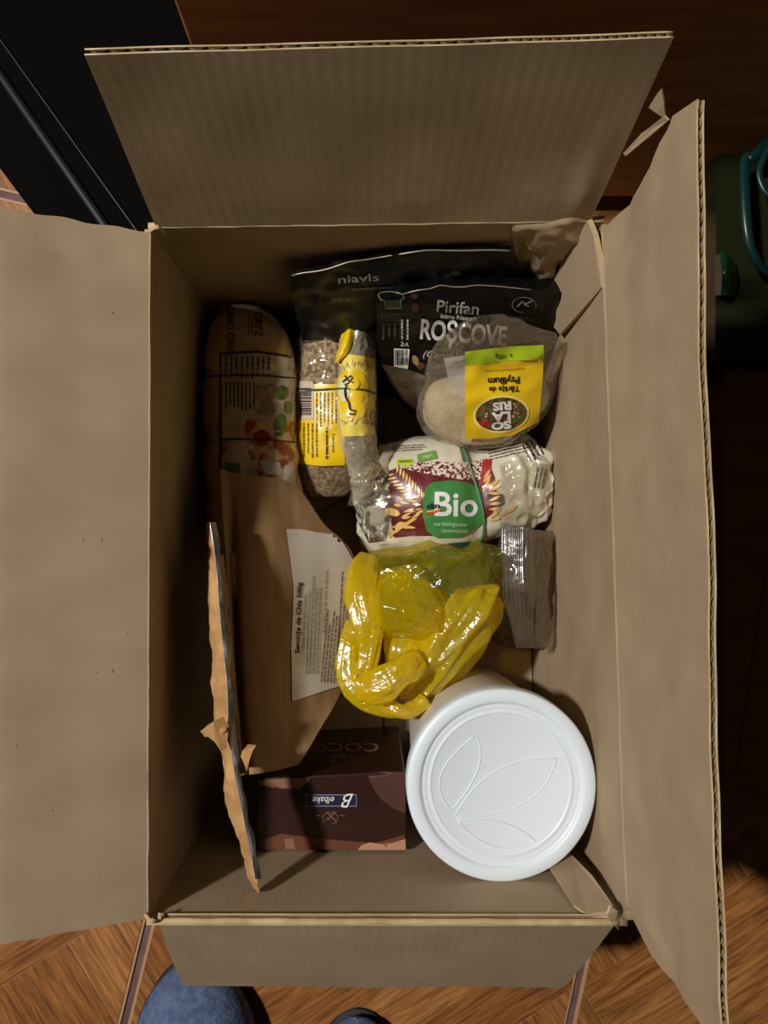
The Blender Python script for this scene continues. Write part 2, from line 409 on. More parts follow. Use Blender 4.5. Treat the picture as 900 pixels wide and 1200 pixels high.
# ================================================================ CARDBOARD BOX
boxr = thing('cardboard_box', 'large open brown cardboard box with its four flaps folded out', 'box', (0, 0, .001))
def panel(name, S, nu, nv, th=.0038, per=.0068, parent=boxr, m=card, disp=None, side=-1, core=True, lab=None):
    """corrugated board: two liners and a waved core; S(u,v) is the liner you see, u along the crease"""
    g = surf(S, nu, nv, disp)
    nrm = [[None] * (nu + 1) for _ in range(nv + 1)]
    for j in range(nv + 1):
        for i in range(nu + 1):
            a = g[j][min(i + 1, nu)] - g[j][max(i - 1, 0)]; b = g[min(j + 1, nv)][i] - g[max(j - 1, 0)][i]
            nrm[j][i] = a.cross(b).normalized() * side
    V, Fc = [], []
    n_ = (nu + 1) * (nv + 1)
    for d in ((0, .0009, th - .0009, th) if core else (0, th)):
        V += [g[j][i] + nrm[j][i] * d for j in range(nv + 1) for i in range(nu + 1)]
    w_ = nu + 1
    q = [(j * w_ + i, (j + 1) * w_ + i, (j + 1) * w_ + i + 1, j * w_ + i + 1) for j in range(nv) for i in range(nu)]
    loop = [i for i in range(w_)] + [j * w_ + nu for j in range(1, nv + 1)] + [nv * w_ + i for i in range(nu - 1, -1, -1)] + [j * w_ for j in range(nv - 1, 0, -1)]
    fmi = []
    for b0 in ((0, 2) if core else (0,)):
        Fc += [tuple(k + b0 * n_ for k in f) for f in q] + [tuple(reversed([k + (b0 + 1) * n_ for k in f])) for f in q]
        fmi += [0] * (2 * len(q)); rim = len(V); E = len(loop)
        V += [V[k + b0 * n_] for k in loop] + [V[k + (b0 + 1) * n_] for k in loop]
        Fc += [(rim + k, rim + (k + 1) % E, rim + (k + 1) % E + E, rim + k + E) for k in range(E)]; fmi += [1] * E
    o = obj(name, V, Fc, m, parent, mats=[m, card_e], fm=fmi)
    if lab: o['label'] = lab
    if core:
        L = (g[nv // 2][nu] - g[nv // 2][0]).length; nw = max(4, int(L / per)); ns = nw * 6
        CV = []
        rws = [max(k / max(6, nv // 2), .035) for k in range(max(6, nv // 2) + 1)]
        for r in rws:
            for k in range(ns + 1):
                u = k / ns; x = u * nu; i = min(int(x), nu - 1); f = x - i; jj = r * nv; j = min(int(jj), nv - 1); h = jj - j
                p = (g[j][i] * (1 - f) + g[j][i + 1] * f) * (1 - h) + (g[j + 1][i] * (1 - f) + g[j + 1][i + 1] * f) * h
                n = nrm[j][i].lerp(nrm[j][i + 1], f)
                CV.append(p + n * (th / 2 + (th / 2 - .0009) * math.sin(k / 6 * 2 * math.pi)))
        CF = [(a * (ns + 1) + k, a * (ns + 1) + k + 1, (a + 1) * (ns + 1) + k + 1, (a + 1) * (ns + 1) + k) for a in range(len(rws) - 1) for k in range(ns)]
        obj('fluting', CV, CF, card_in, o)
    return o
def lines(*rows):                              # straight control grid
    return ctrl(rows, smooth=False)
ns = lambda amp, sc, s=0: (lambda p, u, v: amp * noise.noise(p * sc + Vector((s, s * 2, s))))
TL, TR, BR, BLc = (182, 268), (703, 262), (731, 1072), (184, 1078)
def down(px, z=.4):
    p = P(px[0], px[1], 26); return Vector((p.x, p.y, z / 100))
vf = lambda d: (lambda p, u, v: d(p, u, v) * min(1, v * 6) * min(1, 12 * u, 12 * (1 - u)))
def wallS(a, b, bulge, axis, dent=None):
    A, B = P(a[0], a[1], 26), P(b[0], b[1], 26)
    A0, B0 = down(a), down(b)
    def S(u, v):
        p = A.lerp(B, u).lerp(A0.lerp(B0, u), v); p.z -= .0008 * max(0, 1 - v * 4)
        k = math.sin(math.pi * u) * math.sin(math.pi * min(v, 1))
        return p + axis * bulge * k
    return S
wl = panel('left_wall', wallS((176, 268), (173, 1079), .006, Vector((-1, 0, 0))), 30, 14, side=-1, m=card_l, disp=vf(ns(.0012, 14, 1)), core=False)
wb = panel('front_wall', wallS((171, 1077.4), (736, 1078.4), .003, Vector((0, -1, 0))), 30, 14, side=-1, disp=vf(ns(.0010, 14, 2)), core=False)
wr_ = panel('right_wall', wallS((735, 1079), (706, 262), .004, Vector((1, 0, 0))), 40, 18, side=-1, m=card_l, disp=vf(ns(.0014, 16, 3)), core=False)
wt = panel('back_wall', wallS((709, 259.4), (173, 267.4), .003, Vector((0, 1, 0))), 40, 18, side=-1, disp=lambda p, u, v: min(1, v * 6) * .0014 * noise.noise(p * 14) - min(1, v * 8) * .010 * max(0, 1 - abs(u - .07) / .09) * max(0, 1 - v * 1.3), core=False)
for nm, pl in (('bottom_flap', [down(TL, .5), down((455, 262), .5), down((455, 1078), .5), down(BLc, .5)]), ('bottom_flap', [down((459, 262), .5), down((703, 264), .5), down((731, 1074), .5), down((459, 1078), .5)])):
    a, b, c, d = pl
    panel(nm, lambda u, v, a=a, b=b, c=c, d=d: a.lerp(b, u).lerp(d.lerp(c, u), v), 12, 24, side=1, th=.0034, core=False, disp=ns(.0006, 20))
# --- flaps that stand or hang outside
rag = lambda p, s: noise.noise(p * 55 + Vector((s, 0, s))) 
topS = lines([(183, 266.9, 26), (310, 265, 26), (440, 263, 26), (570, 261, 26), (650, 259.9, 26), (693, 256, 26.2)],
             [(99, 64, 39.4), (284, 60, 39.4), (452, 55, 39.4), (610, 50, 39.4), (700, 47, 39.4), (790, 45, 39.4)])
def top_disp(p, u, v):
    return min(1, v * 6) * (.0011 * noise.noise(p * 18) + .0025 * max(0, 1 - abs(u - .9) / .08) * max(0, 1 - v * 1.5))
ft = panel('back_flap', topS, 60, 24, side=-1, disp=top_disp)
leftS = lines([(173, 1076, 26), (173.7, 900, 26), (174.4, 700, 26), (175.2, 480, 26), (176, 272, 26)],
              [(86, 1092, 28), (86, 905, 28), (86, 700, 28), (86, 470, 28), (84, 254, 28)],
              [(0, 1107, 30), (0, 910, 30), (0, 700, 30), (0, 460, 30), (0, 243, 30)],
              [(-148, 1136, 32.4), (-148, 920, 32.4), (-148, 700, 32.4), (-148, 440, 32.4), (-148, 218, 32.4)])
def left_disp(p, u, v):
    return min(1, v * 8) * (.0016 * noise.noise(p * 10) + .0007 * noise.noise(p * 30) - .002 * max(0, 1 - (1 - u) * 14) * (1 + rag(p, 2)))
_l = leftS
leftR = lambda u, v: _l(u, v) + Vector((0, (.0018 * rag(_l(u, v), 3) if u > .99 else (.0012 * rag(_l(u, v), 9) if u < .01 else 0)), 0))
fl = panel('left_flap', leftR, 50, 22, side=-1, m=card_l, disp=left_disp)
bottomS = lines([(724, 1079, 26), (600, 1078.8, 26), (450, 1078.6, 26), (300, 1078.4, 26), (185, 1078.1, 26)],
                [(692, 1121, 21), (580, 1121, 21), (445, 1120, 21), (310, 1120, 21), (199, 1119, 21)],
                [(661, 1157, 16), (560, 1157, 16), (440, 1157, 16), (320, 1156, 16), (214, 1155, 16)])
fb = panel('front_flap', lambda u, v: bottomS(1 - u, v), 40, 12, side=1, disp=vf(ns(.0012, 16, 5)))
rightS = lines([(706.2, 268, 26), (738, 240, 29.5), (760, 196, 33), (788, 136, 36.5), (815, 116, 39)],
               [(709, 345, 26), (733, 325, 29), (760, 306, 32.5), (789, 284, 36), (817, 262, 39)],
               [(713.7, 480, 26), (736, 468, 29), (763, 456, 32.5), (791, 444, 36), (821, 432, 39)],
               [(719.4, 640, 26), (742, 640, 29), (769, 640, 32.5), (797, 640, 36), (827, 640, 39)],
               [(725, 800, 26), (748, 812, 29), (775, 826, 32.5), (803, 842, 36), (832, 858, 39)],
               [(730, 940, 26), (754, 962, 29), (780, 988, 32.5), (809, 1016, 36), (838, 1046, 39)],
               [(733.3, 1030, 26), (759, 1064, 29), (786, 1100, 32.5), (814, 1136, 36), (842, 1172, 39)],
               [(735, 1066, 26), (760, 1108, 29), (789, 1152, 32.5), (815, 1194, 36), (847, 1252, 39)])
fr = panel('right_flap', lambda u, v: rightS(v, 1 - u), 70, 16, side=1,
           m=card_l, disp=lambda p, u, v: min(1, v * 6) * .0016 * noise.noise(p * 11) + .0006 * noise.noise(p * 40) - .0015 * rag(p, 5) * max(0, 1 - min(u, 1 - u) * 40))
for x0, y0, l, a in ((131, 366, 4, 70), (96, 632, 4, 60), (118, 632, 4, 80), (112, 788, 3, 10), (131, 786, 6, 95), (147, 742, 3, 0), (18, 874, 3, 0), (60, 950, 3, 60)):
    T_ = T_ if 'T_' in globals() else bvh(fl)
    decal('scuff', T_, [leaf(x0, y0, l, 1.6, a)], card_e, fl, .0003)
# --- worn folds; the front one's pale colour also paints in its highlight
def fold(pts, r, m=card_e, n=60):
    path = [lnr([P(*q) for q in pts], k / n) for k in range(n + 1)]
    path = [p + Vector((noise.noise(p * 60), noise.noise(p * 60 + Vector((5, 5, 5))), noise.noise(p * 70))) * .0006 for p in path]
    return tube('crease', path, r, m, boxr, seg=7, res=1)
fold([(184, 1079.6, 25.9), (724, 1080.6, 25.9)], .0021, card_e)
fold([(176, 270, 25.98), (173, 1076, 25.98)], .0007, card_l)
fold([(706, 268, 25.98), (734.6, 1066, 25.98)], .0009, card_l)
fold([(182, 267, 25.98), (690, 259.4, 25.98)], .0006, card)
# --- corner tears, tabs and crumples
def slabpoly(name, pts, th, m=card, lab=None, parent=boxr, em=card_e):
    """thick torn piece of board: pts = (px,py,z) outline"""
    top = [P(*p) for p in pts]; nrm = Vector()
    for i in range(len(top)): nrm += (top[i]).cross(top[(i + 1) % len(top)])
    nrm.normalize(); c = sum(top, Vector()) / len(top)
    if nrm.dot(CAM - c) < 0: nrm = -nrm
    n = len(top); V = top + [p - nrm * th for p in top]
    Fc = [tuple(range(n)), tuple(reversed(range(n, 2 * n)))] + [(i, (i + 1) % n, (i + 1) % n + n, i + n) for i in range(n)]
    o = obj(name, V, Fc, m, parent, smooth=False, mats=[m, em], fm=[0, 0] + [1] * n)
    return o
slabpoly('torn_tab', [(688, 258, 26.2), (695, 275, 26.4), (701, 300, 26.1), (705, 337, 25.6), (656, 392, 16.0), (638, 370, 14.5), (646, 334, 17.5), (664, 294, 22)], .0035)
slabpoly('torn_strip', [(730, 180, 32), (733, 183, 32), (762, 160, 34.5), (783, 141, 36.4), (778, 136, 36.4), (752, 156, 34)], .001, em=card_e)
slabpoly('torn_strip', [(760, 126, 36.2), (770, 110, 37.2), (775, 104, 37.6), (778, 122, 37), (780, 140, 36.2), (768, 132, 36.2)], .001)
slabpoly('torn_strip', [(657, 250, 26.5), (706, 224, 28.0), (703, 232, 27.8), (691, 252, 26.6), (668, 252, 26.4)], .0015)
slabpoly('glue_tab', [(642, 1012, 19.5), (668, 1000, 18.5), (694, 1026, 22.2), (722, 1066, 25.9), (717, 1075, 25.9), (688, 1071, 25.6), (672, 1060, 24.6)], .002, m=card)
slabpoly('torn_strip', [(716, 1062, 26.3), (724, 1068, 26.2), (725, 1090, 25.4), (719, 1084, 26), (712, 1072, 26.4)], .0015)
tube('torn_strip', [P(176, 270, 26.1), P(184, 266, 26.8), P(190, 270, 26.2), P(192, 276, 25.6)], .0015, card_e, boxr, flat=.5)
tube('torn_strip', [P(170, 1072, 26.1), P(178, 1080, 26.6), P(186, 1078, 26.2), P(188, 1070, 26.2)], .0013, card_e, boxr, flat=.5)
def crump(p, u, v): return .007 * (.5 - abs(noise.noise(Vector((p.x + p.y, (p.x - p.y) * .4, p.z)) * 42))) + .001 * noise.noise(p * 150)
o = sheet('crumpled_corner', ctrl([[(596, 262, 25.9), (640, 260, 26.0), (672, 252, 26.5), (692, 258, 26)],
                               [(600, 275, 24.2), (636, 278, 24.2), (664, 277, 24.3), (688, 282, 23.8)],
                               [(604, 298, 20.8), (626, 304, 20.6), (646, 307, 20.6), (662, 304, 20.2)],
                               [(612, 322, 16.9), (622, 328, 16.9), (632, 332, 17.0), (644, 338, 16.6)]]), 30, 26, card, boxr, fade(crump), th=.0012)

# ================================================================ WHITE TUB
tc_ = P(588, 920, 20.2); TC = Vector((tc_.x, tc_.y, .0055))
tub = thing('plastic_tub', 'round white plastic tub with a ridged lid in the box corner', 'tub', TC)
def lathe(name, prof, m, parent, c, seg=96, mod=None):
    V, Fc = [], []
    for r, z in prof:
        for k in range(seg):
            a = 2 * math.pi * k / seg; V.append(Vector((c.x + r * math.cos(a), c.y + r * math.sin(a), c.z + z)))
    for i in range(len(prof) - 1):
        for k in range(seg):
            a, b = i * seg + k, i * seg + (k + 1) % seg; Fc.append((a, b, b + seg, a + seg))
    if prof[0][0] > 1e-5: Fc.append(tuple(reversed(range(seg))))
    n = len(prof) - 1
    if prof[-1][0] > 1e-5: Fc.append(tuple(n * seg + k for k in range(seg)))
    return obj(name, V, Fc, m, parent)
body = lathe('body', [(.050, 0), (.0535, .0015), (.0545, .004), (.0605, .160), (.0612, .172), (.0632, .174), (.0632, .1775), (.0615, .180)], white_bd, tub, TC)
lid = lathe('lid', [(.0610, .178), (.0655, .179), (.0660, .181), (.0660, .1945), (.0655, .1962), (.0645, .1970), (.0578, .1972), (.0566, .1966), (.0556, .1950), (.0545, .1944), (.0536, .1948), (.0527, .1944), (.0500, .1940), (.0493, .1946), (.0486, .1940), (.0478, .1936), (.001, .1936)], white_pl, tub, TC)
def bez(a, c, b, n=22):
    return [((1 - t) ** 2 * a[0] + 2 * t * (1 - t) * c[0] + t * t * b[0], (1 - t) ** 2 * a[1] + 2 * t * (1 - t) * c[1] + t * t * b[1]) for t in [k / n for k in range(n + 1)]]
cz = lambda x, y: (470 + x / 3.462, 740 + y / 3.462)
for tri in (((305, 420), (70, 590), (205, 725), (370, 540)), ((220, 750), (345, 500), (630, 515), (570, 720 + 45)), ((230, 768), (430, 740), (545, 850), (370, 935))):
    s, c1, e, c2 = tri
    pts = bez(cz(*s), cz(*c1), cz(*e)) + bez(cz(*e), cz(*c2), cz(*s))[1:]
    tube('embossed_leaf', [P(x, y, 19.92) for x, y in pts], .0005, white_pl, lid, seg=6, res=1)

# ================================================================ CHOCOLATE-BROWN COCONUT BOX
choc = mat('brown_carton', (46, 21, 14), .33, coat=.25, spec=.4)
choc_l = mat('light_brown_print', (128, 90, 68), .4, coat=.2)
choc_p = mat('pinkish_brown_print', (176, 128, 98), .4, coat=.2)
choc_m = mat('mid_brown_print', (76, 46, 34), .4, coat=.2)
blue_m = mat('navy_badge', (16, 20, 52), .4)
K = [P(300, 912, 15.2), P(475, 904, 15.2), P(477, 997, 15.2), P(302, 997, 15.2)]
kc = sum(K, Vector()) / 4
cbx = thing('coconut_carton', 'dark brown printed carton standing upright against the front wall', 'carton', (kc.x, kc.y, .0055))
V = [Vector((p.x, p.y, .0055)) for p in K] + K
kb = obj('carton', V, [(0, 1, 2, 3), (7, 6, 5, 4), (0, 4, 5, 1), (1, 5, 6, 2), (2, 6, 7, 3), (3, 7, 4, 0)], choc, cbx, smooth=False)
bevel(kb, .0012)
TK = bvh(kb)
decal('print', TK, [[(302, 914)] + [(363 - 2 * k * k * .4, 911 + 3.2 * k) for k in range(0, 5)] + [(330, 924), (318, 918), (308, 921), (303, 920)]], choc_l, cbx, .0002)
decal('print', TK, [[(432, 905), (475, 904.5), (475, 953)] + [(462, 948), (448, 938), (438, 925), (432.5, 913)]], choc_m, cbx, .0002)
decal('print', TK, [[(304, 996)] + [(304, 985), (330, 977), (345, 979), (400, 985), (440, 988), (474, 978), (475.5, 996)]], mat('warm_brown_print', (98, 54, 34), .4), cbx, .0002)
decal('print', TK, [[(419, 996), (424, 990), (434, 987), (446, 989), (452, 993), (462, 987), (475, 983), (475.5, 996)]], choc_p, cbx, .0004)
decal('print', TK, [[(333, 983), (344, 982), (346, 995), (335, 995)]], choc_l, cbx, .0004)
decal('badge', TK, [[(358, 931), (418, 931), (418, 945), (358, 945)]], mat('pale_blue_line', (120, 128, 160), .5), cbx, .0004)
decal('badge', TK, [[(359, 932), (417, 932), (417, 944), (359, 944)]], blue_m, cbx, .0006)
text('lettering', TK, 'elbake', 379, 937.5, 8, 180, ink_w, cbx, .0009, wide=.9, shear=.3)
text('lettering', TK, 'B', 407, 938, 17, 180, ink_w, cbx, .0009, wide=.9, shear=.5)
wk = stroke([(384, 958), (379, 964), (378, 957), (384, 951), (388, 953), (391, 951), (396, 957), (395, 963), (390, 965)], .8) + stroke([(383, 952), (394, 962)], 1.2) + stroke([(393, 951), (384, 961)], 1.2) + stroke([(370, 955.5), (376, 955.5)], .8) + stroke([(398, 955.5), (404, 955.5)], .8)
decal('print', TK, wk, choc_l, cbx, .0006)
text('lettering', TK, 'COCO', 403, 876, 10, 180, mat('bronze_ink', (150, 128, 108), .5), cbx, .0006, wide=1.95, bold=.01)
text('lettering', TK, 'e făină', 400, 887, 4, 180, mat('bronze_ink', (150, 128, 108), .5), cbx, .0006, wide=1.6)
decal('print', TK, [ell(391, 892, 4, 1.5)], choc_l, cbx, .0005)

# ================================================================ PUFFED RICE CAKE PACKET (left wall)
rk = thing('rice_cake_packet', 'long printed packet of rice cakes lying against the left wall', 'food packet', P(295, 480, 5))
def rice_disp(p, u, v):
    y = 355 + v * 285
    s = 0
    for gy in (440, 515, 588): s -= .0035 * math.exp(-((y - gy) / 7) ** 2)
    return s + .0022 * noise.noise(p * 50) + .0010 * noise.noise(p * 130)
secs = []
for y, xa, xb, ze, zm in ((355, 270, 302, 10, 11.5), (372, 252, 322, 9, 13), (400, 241, 338, 8.6, 13.8), (432, 237, 346, 8.5, 14), (441, 241, 346, 8.5, 13.8), (455, 238, 347, 8.5, 14), (500, 238, 348, 8.5, 14), (516, 243, 348, 8.5, 13.8), (532, 239, 348, 8.5, 14), (580, 241, 348, 8.5, 14), (620, 246, 345, 8.5, 13.6), (645, 262, 330, 9, 12)):
    secs.append(((xa, y), (xb, y + (2 if y < 400 else 0)), ze, zm))
rp = mat('rice_packet_film', (204, 176, 140), .3, (184, 154, 118), 25, coat=.5, bump=.3, bscale=60)
rb = obj('wrapper', *pillow(secs, 40, 70, .5, 3.0, fade(rice_disp), 5), rp, rk)
TRk = bvh(rb)
pY = mat('ochre_border', (196, 160, 60), .35, coat=.4)
decal('print', TRk, [[(250, 404), (262, 403), (300, 402), (344, 408), (345, 418), (300, 412), (258, 414), (257, 560), (259, 604), (252, 604), (250, 560)]], pY, rk, .0004)
decal('print', TRk, [[(257, 413), (300, 410.5), (345, 417), (345, 420), (300, 413.5), (260, 416), (259, 602), (256.5, 602)]], mat('dark_brown_line', (48, 26, 18), .4), rk, .0006)
decal('label', TRk, [[(259.5, 416), (300, 413.5), (344, 420), (346, 560), (346, 580), (262, 580)]], mat('cream_print', (206, 190, 164), .35, (190, 170, 140), 40, coat=.4), rk, .0005)
fine('fine_print', TRk, 262, 418, 318, 444, 90, 9, ink_k, rk, .0008, 3)
fine('fine_print', TRk, 263, 448, 300, 482, 90, 8, ink_k, rk, .0008, 4)
photo = mat('salad_photo_print', (150, 60, 30), .35, (216, 186, 140), 90, coat=.4, sharp=(.42, .56))
photo_g = mat('green_salad_print', (44, 70, 22), .35, (120, 140, 60), 120, coat=.4)
decal('print', TRk, [[(292, 488), (310, 492), (326, 488), (345, 495), (346, 555), (325, 561), (304, 560), (293, 535), (286, 500)]], photo, rk, .0007)
decal('print', TRk, [[(300, 452), (318, 450), (332, 458), (334, 486), (302, 488), (296, 470)]], mat('rice_photo_print', (150, 122, 92), .35, (206, 180, 150), 160, coat=.4), rk, .0007)
decal('print', TRk, [ell(330, 460, 7, 9, 20), ell(328, 498, 7, 14, 10), ell(337, 478, 5, 8)], photo_g, rk, .0009)
decal('print', TRk, [ell(307, 511, 10, 7, 10)], mat('red_tomato_print', (160, 40, 22), .35, coat=.4), rk, .0009)
for q in ([(304, 540), (328, 542), (330, 556), (312, 556)], [(334, 545), (345, 548), (346, 572), (330, 566)]): decal('print', TRk, [q], mat('pale_print', (214, 208, 200), .35, coat=.4), rk, .0009)
decal('print', TRk, [[(264, 542), (281, 543), (282, 554), (265, 553)]], green, rk, .0009)
text('lettering', TRk, '130g', 262.5, 525, 5.5, 90, ink_k, rk, .0009, bold=.01)
gi = mat('grey_brown_ink', (80, 62, 42), .5)
for gy in (441, 516): tube('cord', [hit(TRk, x, gy + dy, .0008) for x, dy in ((246, 0), (262, -1), (280, -1.5), (300, -1), (320, 0), (335, 1.5), (345, 2))], .0007, mat('brown_cord', (70, 40, 22), .6), rk, seg=6, res=3)
text('lettering', TRk, 'ORIO ORIO', 270, 388, 9, 90, gi, rk, .0006, wide=.9, bold=.02)
text('lettering', TRk, 'ORYZ', 303, 380, 9, 90, gi, rk, .0006, wide=.85, bold=.02)
fine('fine_print', TRk, 290, 370, 297, 395, 90, 2, gi, rk, .0006, 5)

# ================================================================ BROWN PAPER BAG underneath (left)
ub = thing('paper_bag', 'brown paper bag squashed under the rice cakes and oat bag', 'bag', P(310, 470, .6))
obj('bag', *pillow([((285, 350), (400, 346), 2.5, 5), ((272, 400), (405, 400), 2.5, 5.6), ((270, 500), (408, 500), 2.5, 5.8), ((272, 570), (404, 572), 2.5, 5.4), ((290, 600), (380, 600), 2.5, 4.5)], 24, 30, .4, 2.0, fade(wr(.003, 25, 3)), .6), mat('brown_paper', (110, 84, 56), .8, (92, 68, 44), 30, bump=.3), ub)

# ================================================================ OAT FLAKES BAG
ob = thing('oat_bag', 'clear bag of oat flakes with yellow label, wrapped in a rubber band', 'food packet', P(392, 470, 6))
osec = [((385, 356), (408, 350), 8, 9.5), ((362, 372), (425, 364), 7, 11.2), ((349, 400), (438, 396), 6.5, 12), ((344, 440), (440, 440), 6.5, 12.2), ((344, 490), (439, 490), 6.5, 12.2), ((346, 535), (437, 532), 6.5, 11.8), ((352, 562), (422, 560), 6.5, 10.5), ((366, 582), (402, 582), 7, 9)]
of = obj('oat_flakes', *pillow(osec, 44, 60, .5, 1.2, fade(lambda p, u, v: .0016 * noise.noise(p * 70) + .0012 * noise.noise(p * 260)), 5.8), oats, ob)
of['label'] = 'beige oat flakes'
clear = film('clear_film', (238, 236, 230), .05, .30, (190, 182, 165), .08, .8, 45)
fsec = [((a[0] - 1, a[1] - 1), (b[0] + 1, b[1]), z - .1, m + .25) for a, b, z, m in osec]
fs = obj('plastic_film', *pillow(fsec, 44, 60, .5, 1.3, fade(wr(.0022, 40, 2)), 5.6), clear, ob)
To = bvh(fs)
# loose empty top of the bag folded over the right side
hazef = film('hazy_film', (232, 226, 210), .32, .40, (222, 210, 186), .12, 1.0, 60)
loose = sheet('folded_film', ctrl([[(398, 349, 11.2), (412, 344, 12.6), (426, 348, 12.4), (441, 360, 11.5)],
                                   [(400, 378, 12.2), (414, 375, 13.6), (428, 376, 13.2), (440, 384, 11.6)],
                                   [(397, 418, 12.8), (412, 416, 13.9), (427, 418, 13.4), (439, 420, 11.6)],
                                   [(394, 462, 12.9), (410, 462, 14.0), (427, 463, 13.6), (440, 465, 11.6)],
                                   [(399, 510, 12.8), (412, 511, 13.6), (427, 511, 13.2), (440, 510, 11.6)],
                                   [(401, 535, 12.0), (414, 540, 13.0), (430, 541, 12.6), (443, 536, 11.2)],
                                   [(408, 558, 11.4), (420, 562, 12.2), (434, 562, 12.2), (446, 556, 11.2)]]), 26, 70, hazef, ob, wr(.0028, 38, 6))
tail = sheet('folded_film', ctrl([[(410, 548, 11.8), (420, 548, 12.6), (432, 548, 12.6), (444, 545, 11.6)], [(412, 570, 11.2), (422, 572, 11.8), (432, 572, 11.8), (440, 566, 11.4)], [(415, 590, 10.4), (422, 592, 10.8), (428, 592, 10.6), (433, 588, 10.2)]]), 12, 18, hazef, ob, wr(.003, 60, 8))
decal('label', To, [[(347, 449), (372, 450), (404, 450), (404, 545), (376, 546), (350, 543)]], yellow, ob, .0006)
decal('label', To, [[(350, 446), (367, 447), (368, 492), (352, 492)]], mat('barcode_white', (200, 178, 160), .5), ob, .0010)
rg = random.Random(3); bars = []
y = 455
while y < 486:
    t = rg.choice((.6, 1, 1.6)); bars.append([(352, y), (365, y), (365, y + t), (352, y + t)]); y += t + rg.choice((.7, 1.2))
decal('barcode', To, bars, ink_k, ob, .0014)
fine('fine_print', To, 369, 460, 396, 500, 90, 6, mat('olive_ink', (98, 80, 20), .5), ob, .0010, 11)
fine('fine_print', To, 354, 496, 374, 540, 90, 4, mat('olive_ink', (98, 80, 20), .5), ob, .0010, 12)
text('lettering', To, 'A se consuma înainte de', 383.5, 519, 3.6, 90, ink_k, ob, .0010, wide=.75, bold=.03)
text('lettering', To, 'Produs în fabrică', 391, 519, 3, 90, ink_k, ob, .0010, wide=.75, bold=.01)
decal('label', To, [[(386, 365), (398, 363), (407, 368), (405, 378), (398, 396), (390, 390), (384, 378)]], mat('pale_sticker', (200, 204, 200), .5), ob, .0008)
fine('fine_print', To, 388, 366, 404, 378, 28, 3, ink_k, ob, .0012, 14, 1.5, 4)
Tl = bvh(loose)
decal('label', Tl, [[(396.5, 418), (410, 415.5), (430, 418), (438.5, 421), (438.5, 508), (424, 511), (401, 511.5), (396, 470)]], yellow_l, ob, .0006)
decal('print', Tl, [[(397, 438), (408, 433), (424, 436), (431, 450), (430, 478), (424, 490), (412, 488), (401, 482), (396.5, 465)]], yellow, ob, .0010)
decal('print', Tl, [leaf(403 + 3.1 * k + rg.uniform(-1, 1), 429 - 3 * math.sin(k / 10 * 3.14) + rg.uniform(-3, 3), 7, 1.8, rg.uniform(60, 120)) for k in range(11)], mat('grain_print', (196, 164, 110), .4), ob, .0010)
decal('print', Tl, [leaf(402 + 2.9 * k, 492 + rg.uniform(-4, 4), 7, 2.0, rg.uniform(-60, 60)) for k in range(11)], mat('grain_print', (196, 164, 110), .4), ob, .0010)
decal('print', Tl, [leaf(427 + rg.uniform(-2, 2), 466 + 2.8 * k, 6, 2.0, rg.uniform(-60, 60)) for k in range(9)], mat('grain_print', (196, 164, 110), .4), ob, .0010)
decal('print', Tl, [ell(404, 457, 6, 14)], mat('cream_patch', (226, 216, 176), .4), ob, .0014)
decal('print', Tl, [ell(414, 449, 7, 8)], yellow, ob, .0017)
decal('lettering', Tl, stroke([(402, 448), (407, 444), (411, 440), (413, 443), (409, 449), (404, 451)], 1.8) + stroke([(405, 440), (409, 446), (414, 449)], 1.6) + stroke([(407, 451), (405, 458), (406, 465), (409, 472), (410, 480)], 2) + stroke([(410, 480), (416, 481), (415, 486), (409, 485)], 1.8), ink_k, ob, .0021)
# twisted yellow strip of the torn label
sheet('torn_label', ctrl([[(404, 374, 13.0), (410, 376, 13.8), (416, 384, 13.6)], [(401, 390, 13.2), (407, 393, 14.2), (414, 398, 13.8)], [(396, 408, 13.4), (402, 408, 14.2), (408, 412, 14.0)], [(393, 424, 13.4), (395, 424, 13.9), (398, 424, 13.8)]]), 8, 16, yellow, ob, wr(.001, 60, 2))
gb = mat('green_rubber', (40, 84, 48), .5)
tube('rubber_band', [hit(bvh(fs, loose), x, y, .0012) for x, y in ((345, 455), (352, 456), (362, 457), (372, 457), (382, 456.5), (392, 456), (400, 455.5), (410, 456), (420, 456.5), (428, 457.5), (436, 460), (440, 461))], .0009, gb, ob, seg=6, res=3)

# ================================================================ BLACK POUCHES
nv_ = thing('black_pouch', 'tall black pouch with pale lettering standing against the back wall', 'food pouch', P(470, 440, 1))
pbS = ctrl([[(340, 321, 20.4), (372, 316, 20.8), (408, 306, 21.4), (450, 299, 22), (500, 292, 22.6), (550, 292, 22.8), (600, 292, 22.8)],
            [(343, 352, 17.6), (372, 347, 18.2), (408, 338, 19), (450, 331, 19.6), (500, 325, 20), (550, 322, 20.2), (598, 322, 20)],
            [(352, 390, 12.5), (380, 388, 13.5), (412, 382, 14.2), (450, 376, 14.8), (500, 370, 15), (550, 366, 15), (592, 366, 15)],
            [(362, 440, 5), (390, 440, 6.5), (420, 438, 7), (455, 432, 7.4), (500, 428, 7.4), (545, 424, 7), (585, 422, 6)],
            [(366, 470, .8), (390, 470, .8), (420, 468, .8), (455, 464, .8), (500, 462, .8), (545, 460, .8), (580, 458, .8)]])
nb = sheet('pouch', pbS, 60, 50, black_pl, nv_, wr(.0035, 22, 4), th=.004)
Tn = bvh(nb)
gsil = mat('silver_edge', (170, 160, 135), .35, metal=.5)
tube('seal_edge', [hit(Tn, x, y, .0005) for x, y in ((342, 322.5), (356, 320), (372, 317.5), (390, 313), (408, 307.5), (430, 304), (450, 300.5), (475, 296.5), (500, 293.5), (525, 293.3), (550, 293.3), (575, 293.3), (598, 293.5))], .0005, gsil, nv_, seg=5, res=2)
